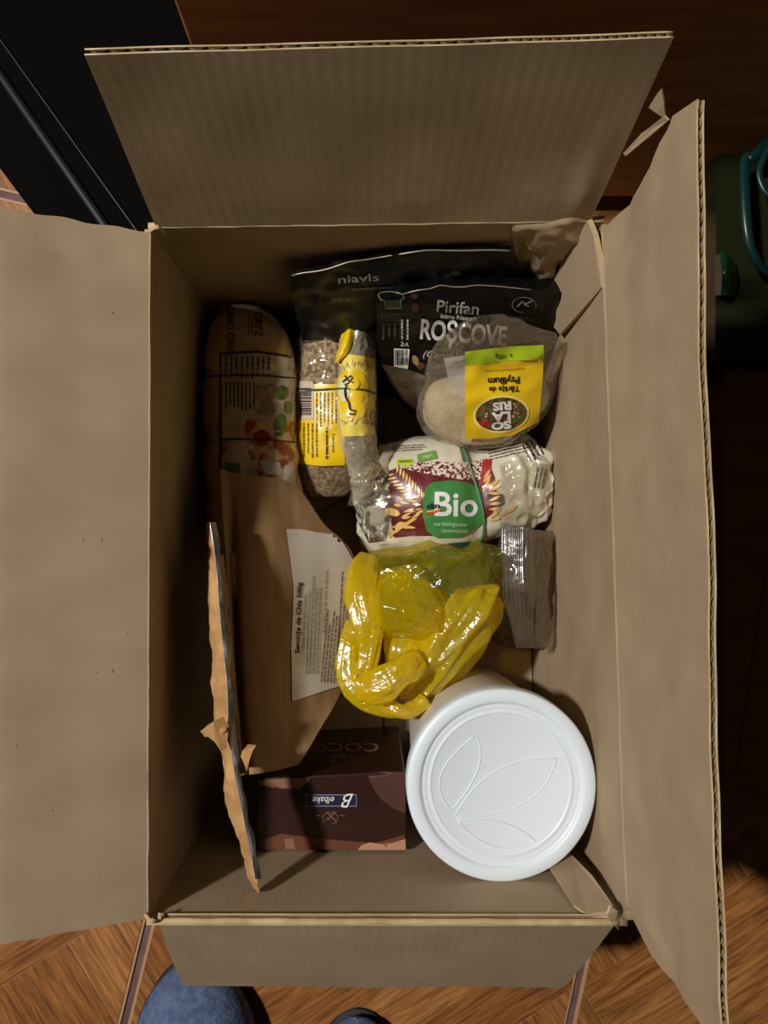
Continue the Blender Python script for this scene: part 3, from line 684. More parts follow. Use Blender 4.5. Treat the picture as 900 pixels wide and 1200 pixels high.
text('lettering', Tn, 'niavis', 420, 326, 9.5, -4, ink_g, nv_, .0008, wide=1.7, bold=.01)
text('lettering', Tn, 'pulbere', 400, 351, 5, -2, ink_g, nv_, .0008, wide=1.0)
decal('print', Tn, [[(412, 338), (440, 336), (500, 334), (500, 336), (440, 338.5), (412, 341)]], mat('painted_sheen_line', (60, 60, 54), .4), nv_, .0006)  # sheen along the pouch fold, painted as a grey strip
decal('print', Tn, [leaf(522, 323, 18, 7, -15), leaf(535, 320, 16, 6, 10)], mat('dark_green_print', (24, 44, 22), .5), nv_, .0006)

rp_ = thing('carob_pouch', 'black carob powder pouch with white lettering and clear brown base', 'food pouch', P(535, 470, 1))
rS = ctrl([[(441, 352, 19.3), (470, 342, 19.9), (500, 336, 20.3), (560, 332, 20.5), (620, 337, 20), (663, 346, 19)],
           [(442, 372, 17.4), (470, 363, 18.6), (500, 358, 19.2), (560, 354, 19.4), (614, 360, 18.6), (653, 371, 16.6)],
           [(442, 396, 14.4), (468, 390, 16), (500, 386, 16.8), (560, 384, 17), (610, 388, 16), (640, 398, 13.6)],
           [(447, 428, 11), (472, 430, 12.4), (500, 432, 12.8), (550, 432, 12.6), (590, 434, 11.5), (622, 432, 10)],
           [(462, 462, 7), (478, 468, 8.4), (497, 474, 8.6), (530, 476, 8.4), (570, 474, 8), (604, 464, 7)],
           [(480, 484, 4), (488, 486, 4.6), (500, 488, 4.8), (530, 488, 4.8), (560, 486, 4.6), (588, 480, 4)]])
rbd = sheet('pouch', rS, 70, 56, black_pl, rp_, wr(.0028, 26, 9), th=.012)
Tr = bvh(rbd)
decal('clear_window', Tr, [[(448, 427), (470, 430), (500, 440), (530, 446), (560, 450), (600, 450), (600, 462), (570, 471), (530, 484), (500, 483), (484, 478), (464, 462)]], mat('brown_window', (92, 78, 58), .3, (74, 60, 42), 20, coat=.6), rp_, .0005)
text('lettering', Tr, 'Pirifan', 536.5, 360, 14, 4.5, mat('pale_grey_ink', (150, 148, 140), .5), rp_, .0008, wide=1.05, bold=.015)
text('lettering', Tr, 'Inima Naturii', 537, 371.5, 5.2, 5, ink_w, rp_, .0008, wide=1.1, bold=.02)
text('lettering', Tr, 'ROȘCOVE', 543, 392.5, 23, 5, ink_w, rp_, .0008, wide=.68, bold=.03)
text('lettering', Tr, '(Carob)', 516, 417, 8, 5, ink_w, rp_, .0008, wide=1.15, shear=.3)
decal('print', Tr, stroke([(498, 411), (530, 408)], .6), ink_g, rp_, .0007)
decal('print', Tr, stroke([(443, 346), (446, 351), (451, 352), (452, 361), (470, 361), (470, 351), (474, 349), (471, 344), (458, 342), (447, 343), (443, 346)], 1.1), mat('grey_green_ink', (96, 108, 84), .5), rp_, .0007)
decal('print', Tr, [[(453, 352), (469, 351), (469, 360), (453, 360)]], mat('moss_print', (34, 42, 20), .5), rp_, .0007)
fine('fine_print', Tr, 446, 366, 472, 376, 2, 4, ink_d, rp_, .0007, 21, 2, 5)
fine('fine_print', Tr, 446, 378, 480, 398, 90, 5, ink_d, rp_, .0007, 22, 2, 5)
fine('fine_print', Tr, 468, 374, 481, 402, 90, 2, ink_w, rp_, .0008, 25, 2, 4, th=.3)
text('lettering', Tr, '2:A', 474.5, 403, 5, 5, ink_w, rp_, .0008, bold=.01)
decal('print', Tr, [[(462, 408), (480, 409), (478, 432), (462, 429)]], ink_w, rp_, .0006)
bars = []; x = 463
while x < 477:
    t = rg.choice((.5, .9)); bars.append([(x, 409.5), (x + t, 409.5), (x + t, 427.5), (x, 427.5)]); x += t + rg.choice((.7, 1.1))
decal('barcode', Tr, bars, ink_k, rp_, .0009)
decal('print', Tr, [ell(487, 422, 3.5, 6, -20)], mat('nut_print', (176, 146, 98), .5), rp_, .0008)
decal('print', Tr, [ell(493, 428, 5, 4, 10)], mat('brown_nut_print', (106, 66, 40), .5), rp_, .0008)
decal('print', Tr, [ell(486, 347, 4, 3.4), ell(487, 360, 4.4, 5)], mat('dark_brown_blob', (58, 34, 24), .5), rp_, .0007)
em_ = ell(614, 357, 14, 9, 4, 24)
decal('print', Tr, stroke(em_[6:] + em_[:2], .8) + stroke([(606, 359), (612, 353), (616, 356), (624, 352)], 1.6) + stroke([(614, 356), (620, 359)], 1.2), ink_g, rp_, .0007)
fine('fine_print', Tr, 602, 371, 630, 376, 3, 2, ink_d, rp_, .0007, 27)
tube('seal_edge', [hit(Tr, x, y, .0004) for x, y in ((470, 345), (490, 340), (505, 338), (516, 334.5), (530, 336), (545, 336), (560, 334), (590, 336), (622, 339.5))], .0004, gsil, rp_, seg=5, res=2)

# ================================================================ PSYLLIUM BAG
ps = thing('psyllium_bag', 'clear bag of psyllium husk with upside-down yellow and lime label', 'food packet', P(575, 450, 9))
psec = [((562, 370), (572, 369), 19.6, 20.0), ((532, 387), (606, 377), 18.0, 19.2), ((511, 406), (653, 396), 15.8, 18.2), ((504, 440), (656, 420), 12.4, 16.4), ((494, 470), (647, 464), 10.4, 14.8), ((500, 497), (636, 488), 9.6, 13.4), ((522, 514), (612, 510), 9.8, 12), ((548, 525), (588, 524), 10, 11)]
hz = film('bag_film', (246, 242, 236), .025, .26, (196, 188, 168), .08, 1.0, 55, gloss=.13)
pf = obj('plastic_film', *pillow(psec, 48, 52, .33, 1.5, fade(lambda p, u, v: (.0065 if v < .42 else .003) * (.5 - 1.3 * abs(noise.noise(p * 42 + Vector((4, 4, 1)))))), 8.4), hz, ps)
obj('husk_powder', *pillow([((520, 436), (628, 436), 10, 12.2), ((503, 455), (640, 452), 9.8, 13.2), ((499, 472), (641, 468), 9.8, 13.4), ((503, 494), (630, 486), 9.8, 12.5), ((524, 511), (606, 508), 10, 11.4), ((548, 521), (582, 520), 10.2, 10.8)], 30, 30, .35, 1.2, fade(ns(.0015, 60)), 8.6), powder, ps)
Tp = bvh(pf)
decal('paper_slip', Tp, [[(520, 420), (546, 416), (546, 468), (536, 462), (526, 448)]], film('white_haze_slip', (230, 226, 216), .45, .2, (220, 214, 200)), ps, .0004)
def lab(off_, *p): return p
decal('label', Tp, [[(545, 412), (592, 406), (637, 404), (636, 440), (631, 494), (600, 510), (572, 514), (545, 514)]], yellow, ps, .0007)
decal('print', Tp, [[(545, 412), (592, 406), (637, 404), (637, 421), (592, 423), (545, 428)]], lime, ps, .0010)
text('lettering', Tp, 'e 100g', 590, 416.5, 5.8, 176, ink_k, ps, .0014, wide=.95)
text('lettering', Tp, 'PLANTAGO OVATA', 590.5, 433, 2.6, 177, mat('olive_ink', (98, 80, 20), .5), ps, .0013, wide=1.45)
text('lettering', Tp, 'Psyllium', 590, 444.5, 8.2, 177, ink_k, ps, .0013, wide=1.02, bold=.03)
text('lettering', Tp, 'Tărâțe de', 590.5, 455, 6.4, 178, ink_k, ps, .0013, wide=.98, bold=.025)
decal('print', Tp, [ell(587, 485, 33, 22, -6, 30)], mat('pale_halo', (240, 224, 120), .4), ps, .0012)
decal('print', Tp, [ell(587, 485, 30, 19.5, -6, 30)], mat('spice_photo', (60, 38, 26), .4, (120, 96, 60), 300), ps, .0015)
sp = []
for k in range(46):
    a = rg.uniform(0, 6.28); q = rg.uniform(.2, .9); sp.append((587 + 28 * q * math.cos(a), 485 + 18 * q * math.sin(a)))
decal('print', Tp, [ell(x, y, rg.uniform(1.2, 2.8), rg.uniform(1, 2), rg.uniform(0, 180), 8) for x, y in sp[:15]] + [ell(568, 496, 6, 4), ell(566, 479, 4, 3)], mat('red_print', (180, 40, 34), .4), ps, .0017)
decal('print', Tp, [leaf(x, y, 7, 3.4, rg.uniform(0, 180)) for x, y in sp[15:28]], green, ps, .0019)
decal('print', Tp, [ell(x, y, 1.6, 1.2, 0, 8) for x, y in sp[28:46]], mat('tan_print', (200, 160, 110), .4), ps, .0018)
text('lettering', Tp, 'SO', 587, 497.5, 9, 174, ink_w, ps, .0024, wide=1.45, bold=.05)
text('lettering', Tp, 'LA', 587, 487, 9.5, 175, ink_w, ps, .0024, wide=1.4, bold=.05)
text('lettering', Tp, 'RIS', 588, 475, 9.5, 176, ink_w, ps, .0024, wide=1.25, bold=.05)

# ================================================================ BIO GRAIN PACKET
db = thing('organic_grain_packet', 'crumpled cream and maroon grain packet with green badge and rubber band', 'food packet', P(530, 575, 2))
dsec = [((411, 566), (420, 606), 4.6, 6.4), ((420, 545), (428, 636), 3.8, 8.4), ((440, 527), (445, 648), 3.2, 9.8), ((470, 517), (475, 652), 3, 10.6), ((505, 512), (505, 652), 3, 11), ((540, 514), (536, 650), 3, 11), ((557, 520), (560, 640), 3.2, 10.2), ((580, 519), (580, 630), 3.6, 10.6), ((605, 513), (603, 622), 4.6, 10.4), ((622, 516), (618, 615), 6, 10), ((634, 522), (632, 608), 7.2, 10), ((641, 534), (643, 598), 8, 9.6), ((648, 566), (648, 584), 8.6, 9.2)]
cream = mat('cream_packet_film', (222, 214, 192), .3, (206, 196, 170), 20, coat=.5, bump=.5, bscale=50)
def ddisp(p, u, v):
    e = min(1, max(0, (v - .58) / .1) + max(0, (.24 - v) / .1))
    return wr(.0040, 30, 11)(p, u, v) * .35 * (1 - e) + e * (.0075 * (.5 - 1.4 * abs(noise.noise(p * 52 + Vector((2, 5, 1))))) + .004 * (.5 - 1.2 * abs(noise.noise(p * 105))))
dbo = obj('wrapper', *pillow(dsec, 72, 120, .55, 4.4, fade(ddisp), .6), cream, db)
Td = bvh(dbo)
decal('window', Td, [[(414, 570), (424, 548), (440, 536), (456, 560), (458, 600), (452, 634), (432, 636), (420, 612)]], mat('grain_window', (92, 74, 56), .15, (196, 186, 168), 110, coat=1, bump=1, bscale=90, sharp=(.45, .55)), db, .0006)
maroon = mat('maroon_print', (94, 26, 30), .35, (112, 34, 34), 40, coat=.4)
decal('print', Td, [[(456, 552), (466, 548), (480, 548), (500, 552), (530, 556), (560, 560), (572, 540), (580, 560), (578, 600), (560, 616), (520, 628), (480, 628), (462, 630), (454, 590)]], maroon, db, .0006)
decal('print', Td, [[(468, 548), (480, 543), (510, 541), (545, 543), (574, 537), (576, 548), (566, 562), (540, 562), (510, 557), (484, 552)]], mat('popped_grain_print', (112, 30, 30), .35, (226, 214, 196), 420, coat=.4, sharp=(.45, .52)), db, .0009)
decal('print', Td, [[(566, 540), (576, 538), (575, 560), (562, 570)]], mat('crimson_print', (168, 42, 44), .35, coat=.4), db, .0011)
goldl = []
for k in range(10):
    t = k / 9; x, y = 460 + 32 * t, 553 + 34 * t
    goldl += [leaf(x + 6, y - 4, 12, 2.8, 98 - 20 * t), leaf(x - 4, y + 4, 12, 2.8, -12 + 20 * t)]
for k in range(16): goldl += [leaf(458 + rg.uniform(-2, 34), 586 + rg.uniform(-6, 34), rg.uniform(9, 15), rg.uniform(2, 3.4), rg.uniform(-40, 50))]
for k in range(12): goldl += [leaf(494 - 3.2 * k, 600 + 2.2 * k + rg.uniform(-3, 3), 12, 2.6, -36 + rg.uniform(-22, 22))]
goldl += [ell(460, 600, 9, 4.4, 15), ell(468, 616, 6, 3.6, -40)]
decal('print', Td, goldl, mat('wheat_print', (222, 172, 84), .35, (236, 200, 120), 90, coat=.4), db, .0012)
decal('print', Td, [leaf(571, 556 + 5 * k, 15, 3.6, -50 + rg.uniform(-12, 12)) for k in range(4)] + [leaf(580, 566 + 6 * k, 15, 4, -20 + rg.uniform(-30, 30)) for k in range(8)] + [leaf(592 + 3 * k, 601 - 1.5 * k, 13, 3.4, -38) for k in range(4)], mat('orange_wheat_print', (214, 150, 66), .35, (232, 196, 130), 90, coat=.4), db, .0012)
decal('print', Td, [[(571, 580), (580, 574), (590, 580), (591, 590), (580, 597), (572, 592)]], mat('dark_maroon_print', (74, 22, 28), .35, coat=.4), db, .0010)
gbg = mat('green_badge_print', (52, 122, 62), .3, (74, 140, 70), 20, coat=.5)
decal('badge', Td, [[(499, 572), (508, 565), (530, 563), (550, 566), (562, 574), (566, 590), (566, 612), (556, 620), (540, 629), (512, 630), (500, 622), (495.5, 604), (496, 586)]], gbg, db, .0014)
text('lettering', Td, 'Bio', 534.5, 591, 28, 1, ink_w, db, .0019, wide=1.02, bold=.02)
decal('lettering', Td, stroke([(498, 602), (508, 601), (516, 597)], 2.6), mat('red_swoosh', (196, 44, 30), .4), db, .0021)
text('lettering', Td, 'dm', 507.5, 592.5, 7, -2, mat('navy_ink', (20, 28, 66), .4), db, .0024, wide=1.25, bold=.03, shear=.2)
decal('lettering', Td, stroke([(500, 599.5), (508, 598.6), (515, 596.5)], 1.2), mat('orange_yellow', (232, 190, 60), .4), db, .0024)
text('lettering', Td, 'aus biologischer', 528, 614.5, 4.6, 2, mat('pale_green_ink', (196, 216, 176), .5), db, .0019, wide=.95)
text('lettering', Td, 'Landwirtschaft', 533, 621.5, 4.4, 2, mat('pale_green_ink', (196, 216, 176), .5), db, .0019, wide=.85)
decal('print', Td, [[(466, 538), (482, 538), (486, 543), (478, 547), (464, 544)]], mat('yellow_green_print', (186, 206, 40), .4), db, .0010)
decal('print', Td, [[(489, 533), (510, 528), (513, 537), (490, 542)]], mat('leaf_green_print', (110, 160, 60), .4), db, .0010)
text('lettering', Td, 'MINERALE', 475, 541, 3, -4, ink_k, db, .0014, wide=.8)
text('lettering', Td, 'vegan', 501, 535.5, 4, -10, ink_w, db, .0014, wide=.9)
fine('fine_print', Td, 460, 521, 500, 529, -3, 3, ink_d, db, .0010, 33, 3, 9, th=.3)
decal('print', Td, [[(538, 524), (544, 524), (548, 540), (542, 541)]], mat('grey_stripe_print', (120, 112, 96), .4), db, .0010)
fine('fine_print', Td, 572, 520, 628, 534, -14, 4, ink_d, db, .0010, 34, 3, 9, th=.26)
fine('fine_print', Td, 614, 516, 636, 540, 62, 4, ink_k, db, .0010, 35, 3, 8, th=.3)
fine('fine_print', Td, 626, 545, 640, 572, -80, 3, ink_k, db, .0010, 36, 3, 8, th=.3)
greyf = film('crinkled_film', (240, 238, 230), .07, .36, (200, 196, 184), .1, 1.0, 70)
sheet('film_end', ctrl([[(586, 546, 10.6), (604, 540, 11.4), (622, 541, 11), (638, 545, 10)], [(588, 566, 11), (604, 566, 12), (624, 560, 11.6), (644, 562, 10)], [(584, 590, 10.6), (600, 592, 11.6), (618, 592, 11.2), (642, 585, 10)], [(584, 612, 9.4), (598, 618, 9.8), (612, 616, 9.6), (628, 606, 9)]]), 30, 34, greyf, db, pleat(.005, 60, 60, 13, .5, .003))
sheet('film_end', ctrl([[(420, 560, 9.4), (432, 548, 10.4), (444, 544, 10.8), (452, 548, 11)], [(418, 586, 9.2), (430, 580, 10.8), (444, 578, 11.4), (455, 582, 11.4)], [(424, 604, 9), (434, 602, 10.4), (448, 602, 11.2), (458, 606, 11)], [(430, 618, 8.6), (438, 626, 9.4), (448, 632, 9.8), (457, 630, 10)]]), 26, 30, greyf, db, wr(.006, 45, 17))
sheet('film_end', ctrl([[(414, 552, 10), (424, 546, 10.6), (436, 548, 10.6)], [(412, 570, 9.6), (420, 568, 10.4), (430, 570, 10.2)], [(410, 592, 8.6), (416, 592, 9.2), (424, 590, 9)]]), 14, 20, greyf, db, wr(.006, 60, 19))
Tdd = bvh(dbo)
tube('rubber_band', [hit(Tdd, x, y, .0016) for x, y in ((540, 520), (544, 530), (548, 542), (553, 556), (558, 570), (562, 584), (566, 598), (567, 612), (566, 626), (560, 636))], .0011, mat('pale_green_rubber', (84, 132, 92), .5), db, seg=6, res=4)

# ================================================================ CLEAR ZIP BAG by the right wall
zb = thing('clear_food_bag', 'small clear resealable bag with ribbed strip, tucked beside the right wall', 'plastic bag', P(620, 690, 2))
obj('contents', *pillow([((588, 640), (640, 640), 3, 5), ((582, 670), (638, 670), 2.4, 6), ((572, 710), (636, 710), 2, 5.4), ((574, 740), (634, 742), 2, 4.4), ((590, 757), (625, 758), 2.4, 3.2)], 24, 26, .4, 2.4, fade(ns(.003, 50)), .6), mat('olive_brown_seeds', (132, 112, 80), .8, (78, 62, 44), 140, bump=.6), zb)
zf = obj('plastic_film', *pillow([((590, 619), (648, 622), 8, 9.4), ((586, 650), (649, 650), 6.5, 10), ((580, 690), (648, 690), 4.5, 10), ((574, 720), (649, 720), 3.6, 9), ((578, 745), (650, 750), 3, 7.4), ((596, 760), (650, 760), 3.2, 5)], 26, 34, .5, 2.6, fade(wr(.006, 35, 23)), .6), film('pouch_film', (206, 200, 186), .10, .4, (160, 150, 134), .1, 1.0, 30), zb)
def rib(p, u, v): return .0009 * math.sin(u * 2 * math.pi * 8) + .0012 * noise.noise(p * 50)
sheet('ribbed_strip', ctrl([[(587, 619, 13.4), (600, 618, 14), (613, 618, 14), (627, 620, 13.2)], [(588, 660, 13.4), (600, 660, 14), (613, 660, 14), (627, 660, 13.2)], [(590, 698, 13), (602, 698, 13.8), (614, 698, 14), (627, 698, 13)], [(598, 728, 12.6), (607, 728, 13), (616, 728, 13), (626, 728, 12.6)], [(605, 759, 12), (612, 759, 12.3), (618, 759, 12.3), (626, 759, 12)]]), 64, 50, film('strip_film', (206, 200, 190), .05, .30, (176, 160, 136), .22, .3, 50, gloss=.2), zb, rib)
sheet('film_flap', ctrl([[(627, 622, 12.8), (636, 622, 11.6), (648, 624, 9.4)], [(627, 650, 13), (634, 650, 12), (645, 650, 9.8)], [(627, 700, 12.8), (634, 700, 12), (642, 700, 10)], [(627, 730, 12.4), (636, 730, 11), (646, 730, 9.4)], [(627, 757, 11.8), (636, 757, 10.2), (650, 758, 9)]]), 20, 44, film('flap_film', (222, 212, 196), .10, .40, (190, 174, 150), .2, .8, 40, gloss=.12), zb, wr(.003, 40, 29))

# ================================================================ YELLOW CARRIER BAG
yb = thing('yellow_carrier_bag', 'thin crumpled yellow plastic carrier bag knotted over a green-topped jar', 'plastic bag', P(500, 720, 4))
yfilm = film('yellow_film', (240, 232, 84), .15, .42, (246, 232, 20), .16, 1.0, 60, translucent=.45, gloss=.12)
yfilm2 = film('yellow_film_gathered', (250, 230, 20), .6, .3, (250, 228, 0), .24, .6, 70, translucent=.5)
jr = thing('jar', 'dark green round container showing through the yellow carrier bag', 'jar', P(528, 676, 1))
jc = P(533, 681, 9.8)
lathe('container', [(.030, -.082), (.034, -.080), (.036, -.05), (.036, -.010), (.033, -.003), (.020, .0)], mat('dark_green_plastic', (20, 50, 30), .4), jr, jc, 40)
ysec = [((470, 634), (545, 628), 5, 7), ((432, 650), (580, 643), 4.5, 11.6), ((414, 672), (588, 664), 4, 12.8), ((420, 702), (588, 698), 4, 12.6), ((436, 726), (584, 724), 4, 11.4), ((450, 742), (560, 745), 5, 10.6), ((470, 752), (530, 758), 6, 9)]
ybo = obj('bag_body', *pillow(ysec, 80, 80, .5, 2.6, fade(pleat(.007, 30, 42, 31, .4, .002)), .8), yfilm, yb)
# balloon-like lobe of the knotted bag and its gathered lower half
obj('lobe', *pillow([((448, 668), (486, 660), 10, 11.6), ((430, 684), (502, 682), 10, 13.6), ((428, 706), (518, 704), 10, 14.8), ((434, 728), (528, 724), 10, 15), ((446, 742), (526, 744), 10, 14.2), ((470, 750), (508, 756), 10.6, 12.6)], 60, 50, .5, 1.4, fade(pleat(.0045, -25, 60, 41, .25, .001)), 8), film('yellow_film_lobe', (246, 230, 36), .42, .4, (248, 230, 6), .18, .9, 60, translucent=.5), yb)
gsec = [((540, 690), (584, 684), 9.5, 12.2), ((520, 706), (584, 702), 8.8, 13.4), ((502, 724), (582, 722), 8.4, 13.8), ((484, 746), (572, 744), 8, 13.8), ((470, 768), (562, 764), 8, 13.6), ((462, 790), (546, 784), 8, 13.2), ((466, 808), (520, 804), 9, 12.4), ((474, 822), (500, 820), 10, 11.6)]
obj('gathered_film', *pillow(gsec, 84, 84, .5, 2.2, fade(pleat(.0075, 52, 85, 17, .16, .0012)), 5), yfilm2, yb)
obj('gathered_film', *pillow([((456, 742), (500, 740), 9.5, 12), ((452, 762), (512, 758), 9, 13.2), ((458, 784), (500, 780), 9, 13.2), ((470, 800), (492, 800), 10, 12)], 40, 40, .5, 1.2, fade(pleat(.005, 80, 80, 23, .2, .001)), 6), yfilm2, yb)
def strap(pts, r, rad=None, flat=.5, tw=0):
    V3 = [P(*p) for p in pts]; n = (len(V3) - 1) * 12; seg = 48; V, Fc = [], []
    for i in range(n + 1):
        t = i / n; p = spl(V3, t); d = (spl(V3, min(t + .01, 1)) - spl(V3, max(t - .01, 0))).normalized()
        s = d.cross(Vector((0, 0, 1))).normalized(); q = s.cross(d); rr = r * (lnr([Vector((x, 0, 0)) for x in rad], t).x if rad else 1)
        for k in range(seg):
            a = 2 * math.pi * k / seg
            w_ = 1 + .35 * noise.noise(Vector((math.cos(a) * 1.7 + tw, math.sin(a) * 1.7, t * 4))) + .34 * (.3 - abs(noise.noise(Vector((math.cos(a) * 4.5 + tw, math.sin(a) * 2.5, t * 3)))))
            V.append(p + s * rr * w_ * math.cos(a) + q * rr * flat * w_ * math.sin(a))
    for i in range(n):
        for k in range(seg):
            a, b = i * seg + k, i * seg + (k + 1) % seg; Fc.append((a, b, b + seg, a + seg))
    Fc.append(tuple(reversed(range(seg)))); Fc.append(tuple(n * seg + k for k in range(seg)))
    return obj('handle', V, Fc, yfilm2, yb)
strap([(432, 652, 10.5), (425, 672, 12), (424, 700, 13.2), (430, 725, 13.6), (434, 750, 13.6), (430, 776, 13.6), (421, 800, 13.4)], .0105, [.7, 1.15, 1.25, 1.1, .8, .75, .8], .45, 1)
strap([(418, 730, 12), (411, 755, 12.6), (409, 785, 13), (417, 806, 13.4), (436, 823, 13.6), (464, 834, 13.4), (485, 828, 13), (497, 818, 12.6)], .0078, [.9, 1, 1.1, 1.3, 1.0, .6, .6, .6], .45, 4)
strap([(492, 770, 14.2), (478, 782, 14.8), (460, 795, 15), (440, 806, 14.8), (420, 808, 14.2)], .0105, [.7, .95, 1.05, 1.15, 1.0], .5, 7)
strap([(446, 820, 13), (456, 828, 13.4), (470, 834, 13.6), (486, 832, 13.2), (500, 820, 12.8)], .005, None, .5, 9)
sheet('film_flap', ctrl([[(560, 700, 11.5), (572, 700, 11.5), (583, 702, 11)], [(562, 716, 11.5), (573, 718, 11.5), (583, 720, 11)], [(572, 730, 11), (577, 733, 11), (583, 733, 10.6)]]), 10, 12, yfilm2, yb, wr(.002, 60, 43))

# ================================================================ KRAFT POUCH WITH WHITE LABEL
kp = thing('kraft_pouch', 'torn brown kraft paper pouch with a white printed label and foil lining', 'food pouch', P(340, 740, 4))
kS = ctrl([[(258, 550, 16.5), (268, 553, 16.2), (280, 556, 16), (304, 558, 15.4), (330, 561, 14), (350, 572, 12.6)],
           [(261, 600, 17), (272, 600, 16.4), (282, 600, 16.4), (312, 602, 15.6), (350, 606, 13.2), (377, 611, 11.4)],
           [(264, 655, 17.5), (274, 655, 16.4), (284, 655, 17), (320, 655, 15.8), (370, 656, 12.6), (415, 657, 9.5)],
           [(269, 740, 18), (278, 740, 16.4), (286, 740, 17.4), (322, 740, 16), (370, 740, 12.6), (413, 745, 9.2)],
           [(276, 820, 18.5), (282, 820, 17), (290, 820, 18), (320, 820, 16.8), (360, 818, 14), (400, 808, 11)],
           [(281, 868, 18.6), (286, 868, 17.6), (294, 869, 18.2), (316, 870, 17.2), (345, 868, 15.8), (372, 860, 14.4)],
           [(286, 908, 18.6), (290, 908, 18), (297, 907, 18.2), (312, 905, 17.6), (332, 901, 16.8), (350, 896, 16)]])
kb_ = sheet('pouch', kS, 70, 80, kraft, kp, lambda p, u, v: .0018 * noise.noise(p * 26) + .0010 * noise.noise(Vector((p.x * 60, p.y * 12, 1))), th=.006)
Tk = bvh(kb_)
kl = decal('label', Tk, [[(335, 620), (352, 620), (372, 624), (396, 627), (404, 640), (414, 657), (410, 690), (411, 745), (401, 803), (372, 812), (342, 822), (341, 760), (344, 690), (340, 655)]], paper, kp, .0007)
kl['label'] = 'white paper label with upside-down printing'
text('lettering', Tk, 'Semințe de Chia 500g', 350, 724, 5.2, -88, ink_k, kp, .0011, wide=1.3, bold=.03)
text('lettering', Tk, 'Denumire latină: Salvia hispanica', 356.5, 728, 3.0, -88, ink_d, kp, .0011, wide=1.15)
fine('fine_print', Tk, 359, 675, 376, 790, -88, 4, mat('light_grey_ink', (130, 124, 112), .6), kp, .0011, 51, 3, 10, th=.22)
text('lettering', Tk, 'A se păstra la loc uscat și răcoros', 381, 705, 2.8, -87, ink_d, kp, .0011, wide=1.35)
fine('fine_print', Tk, 378, 715, 397, 800, -85, 5, ink_k, kp, .0011, 52, 3, 10, th=.26)
fine('fine_print', Tk, 396, 660, 408, 790, -87, 3, ink_d, kp, .0011, 53, 3, 10, th=.26)
kls = lambda pts: ctrl([[q for q in row] for row in pts])
ys = [(612, 242, 247, 21.2), (650, 242.5, 253, 21.6), (690, 244, 257, 22), (730, 245.5, 260, 22), (770, 247, 264, 22), (805, 248.5, 267.5, 22), (850, 253, 269, 22.2), (900, 260, 275, 22.4), (950, 268.5, 285, 22.6), (1000, 282, 295, 22.8), (1030, 293, 300.5, 22.9), (1046, 301.5, 303, 22.9)]
rimS = ctrl([[(a, y, z - .9), ((a + b) / 2, y, z - .2), (b, y, z)] for y, a, b, z in ys])
torn = lambda p, u, v: .0022 * noise.noise(p * 90) + .0012 * noise.noise(p * 200)
sheet('torn_rim', rimS, 12, 110, kraft_t, kp, torn, th=.0008)
sheet('foil_lining', ctrl([[(b - 1, y, z + .15), (b + 3.2, y, z - .2), (b + 5.5, y, z - 1.4)] for y, a, b, z in ys[:-1]]), 10, 110, foil, kp, lambda p, u, v: .0025 * noise.noise(p * 70) * min(1, 4 * u), th=.0004)
sheet('front_panel', ctrl([[(b, y, z - .5), (b + 8 if y < 880 else b + 3, y, z - 3), (b + 10 if y < 880 else b + 4, y, z - 6)] for y, a, b, z in ys[1:8]]), 10, 60, kraft, kp, torn, th=.0006)
sheet('torn_scrap', ctrl([[(260, 841, 22.8), (266, 848, 23)], [(247, 848, 23.4), (263, 858, 23.3)], [(235, 857, 23.2), (240, 864, 23.2)], ]), 10, 10, kraft_t, kp, torn, th=.0008)
slabpoly('torn_scrap', [(236, 857, 23.3), (250, 846, 23.6), (262, 840, 23.2), (268, 850, 23), (266, 876, 23), (259, 881, 23.2), (252, 870, 23.4)], .0008, m=kraft_t, parent=kp, em=kraft_t)
slabpoly('torn_scrap', [(279, 896, 21.5), (284, 880, 22.2), (290, 873, 22.6), (300, 874, 22.6), (296, 880, 22.4), (292, 892, 22), (289, 905, 21.6), (282, 908, 21.2)], .0008, m=kraft_t, parent=kp, em=kraft_t)
slabpoly('torn_scrap', [(263, 765, 21.6), (268, 785, 21.4), (278, 808, 21), (270, 816, 21.2), (268, 800, 21.6)], .0008, m=kraft_t, parent=kp, em=kraft_t)

# ================================================================ ROUND THE BOX
# black bench-like cabinet, upper left
bk = thing('black_cabinet', 'low black cabinet with two thin raised rails behind the box', 'cabinet', P(60, 90, 0))
bkm = mat('black_lacquer', (6, 5, 5), .8, spec=.05)
def prism(name, pts, z0, z1, m, parent):
    lo_ = [P(x, y, z1) for x, y in pts]; n = len(lo_)
    V = lo_ + [Vector((p.x, p.y, z0 / 100)) for p in lo_]
    return obj(name, V, [tuple(range(n)), tuple(reversed(range(n, 2 * n)))] + [(i, i + n, (i + 1) % n + n, (i + 1) % n) for i in range(n)], m, parent, smooth=False)
bevel(prism('body', [(-60, 118), (60, 278), (150, 400), (290, 235), (288, 46), (292, -120), (-60, -120)], 0, 8, bkm, bk), .003)
railm = mat('dark_steel_rail', (20, 17, 15), .5, metal=.2)
for (a, b, r) in (((-40, -60), (190, 262), .0012), ((-40, -20), (175, 290), .0042)):
    q = [P(a[0] + (b[0] - a[0]) * k / 6, a[1] + 50 + (b[1] - a[1]) * k / 6, 8.2) for k in range(7)]
    tube('rail', q, r, railm, bk, seg=8, res=1, flat=.6)
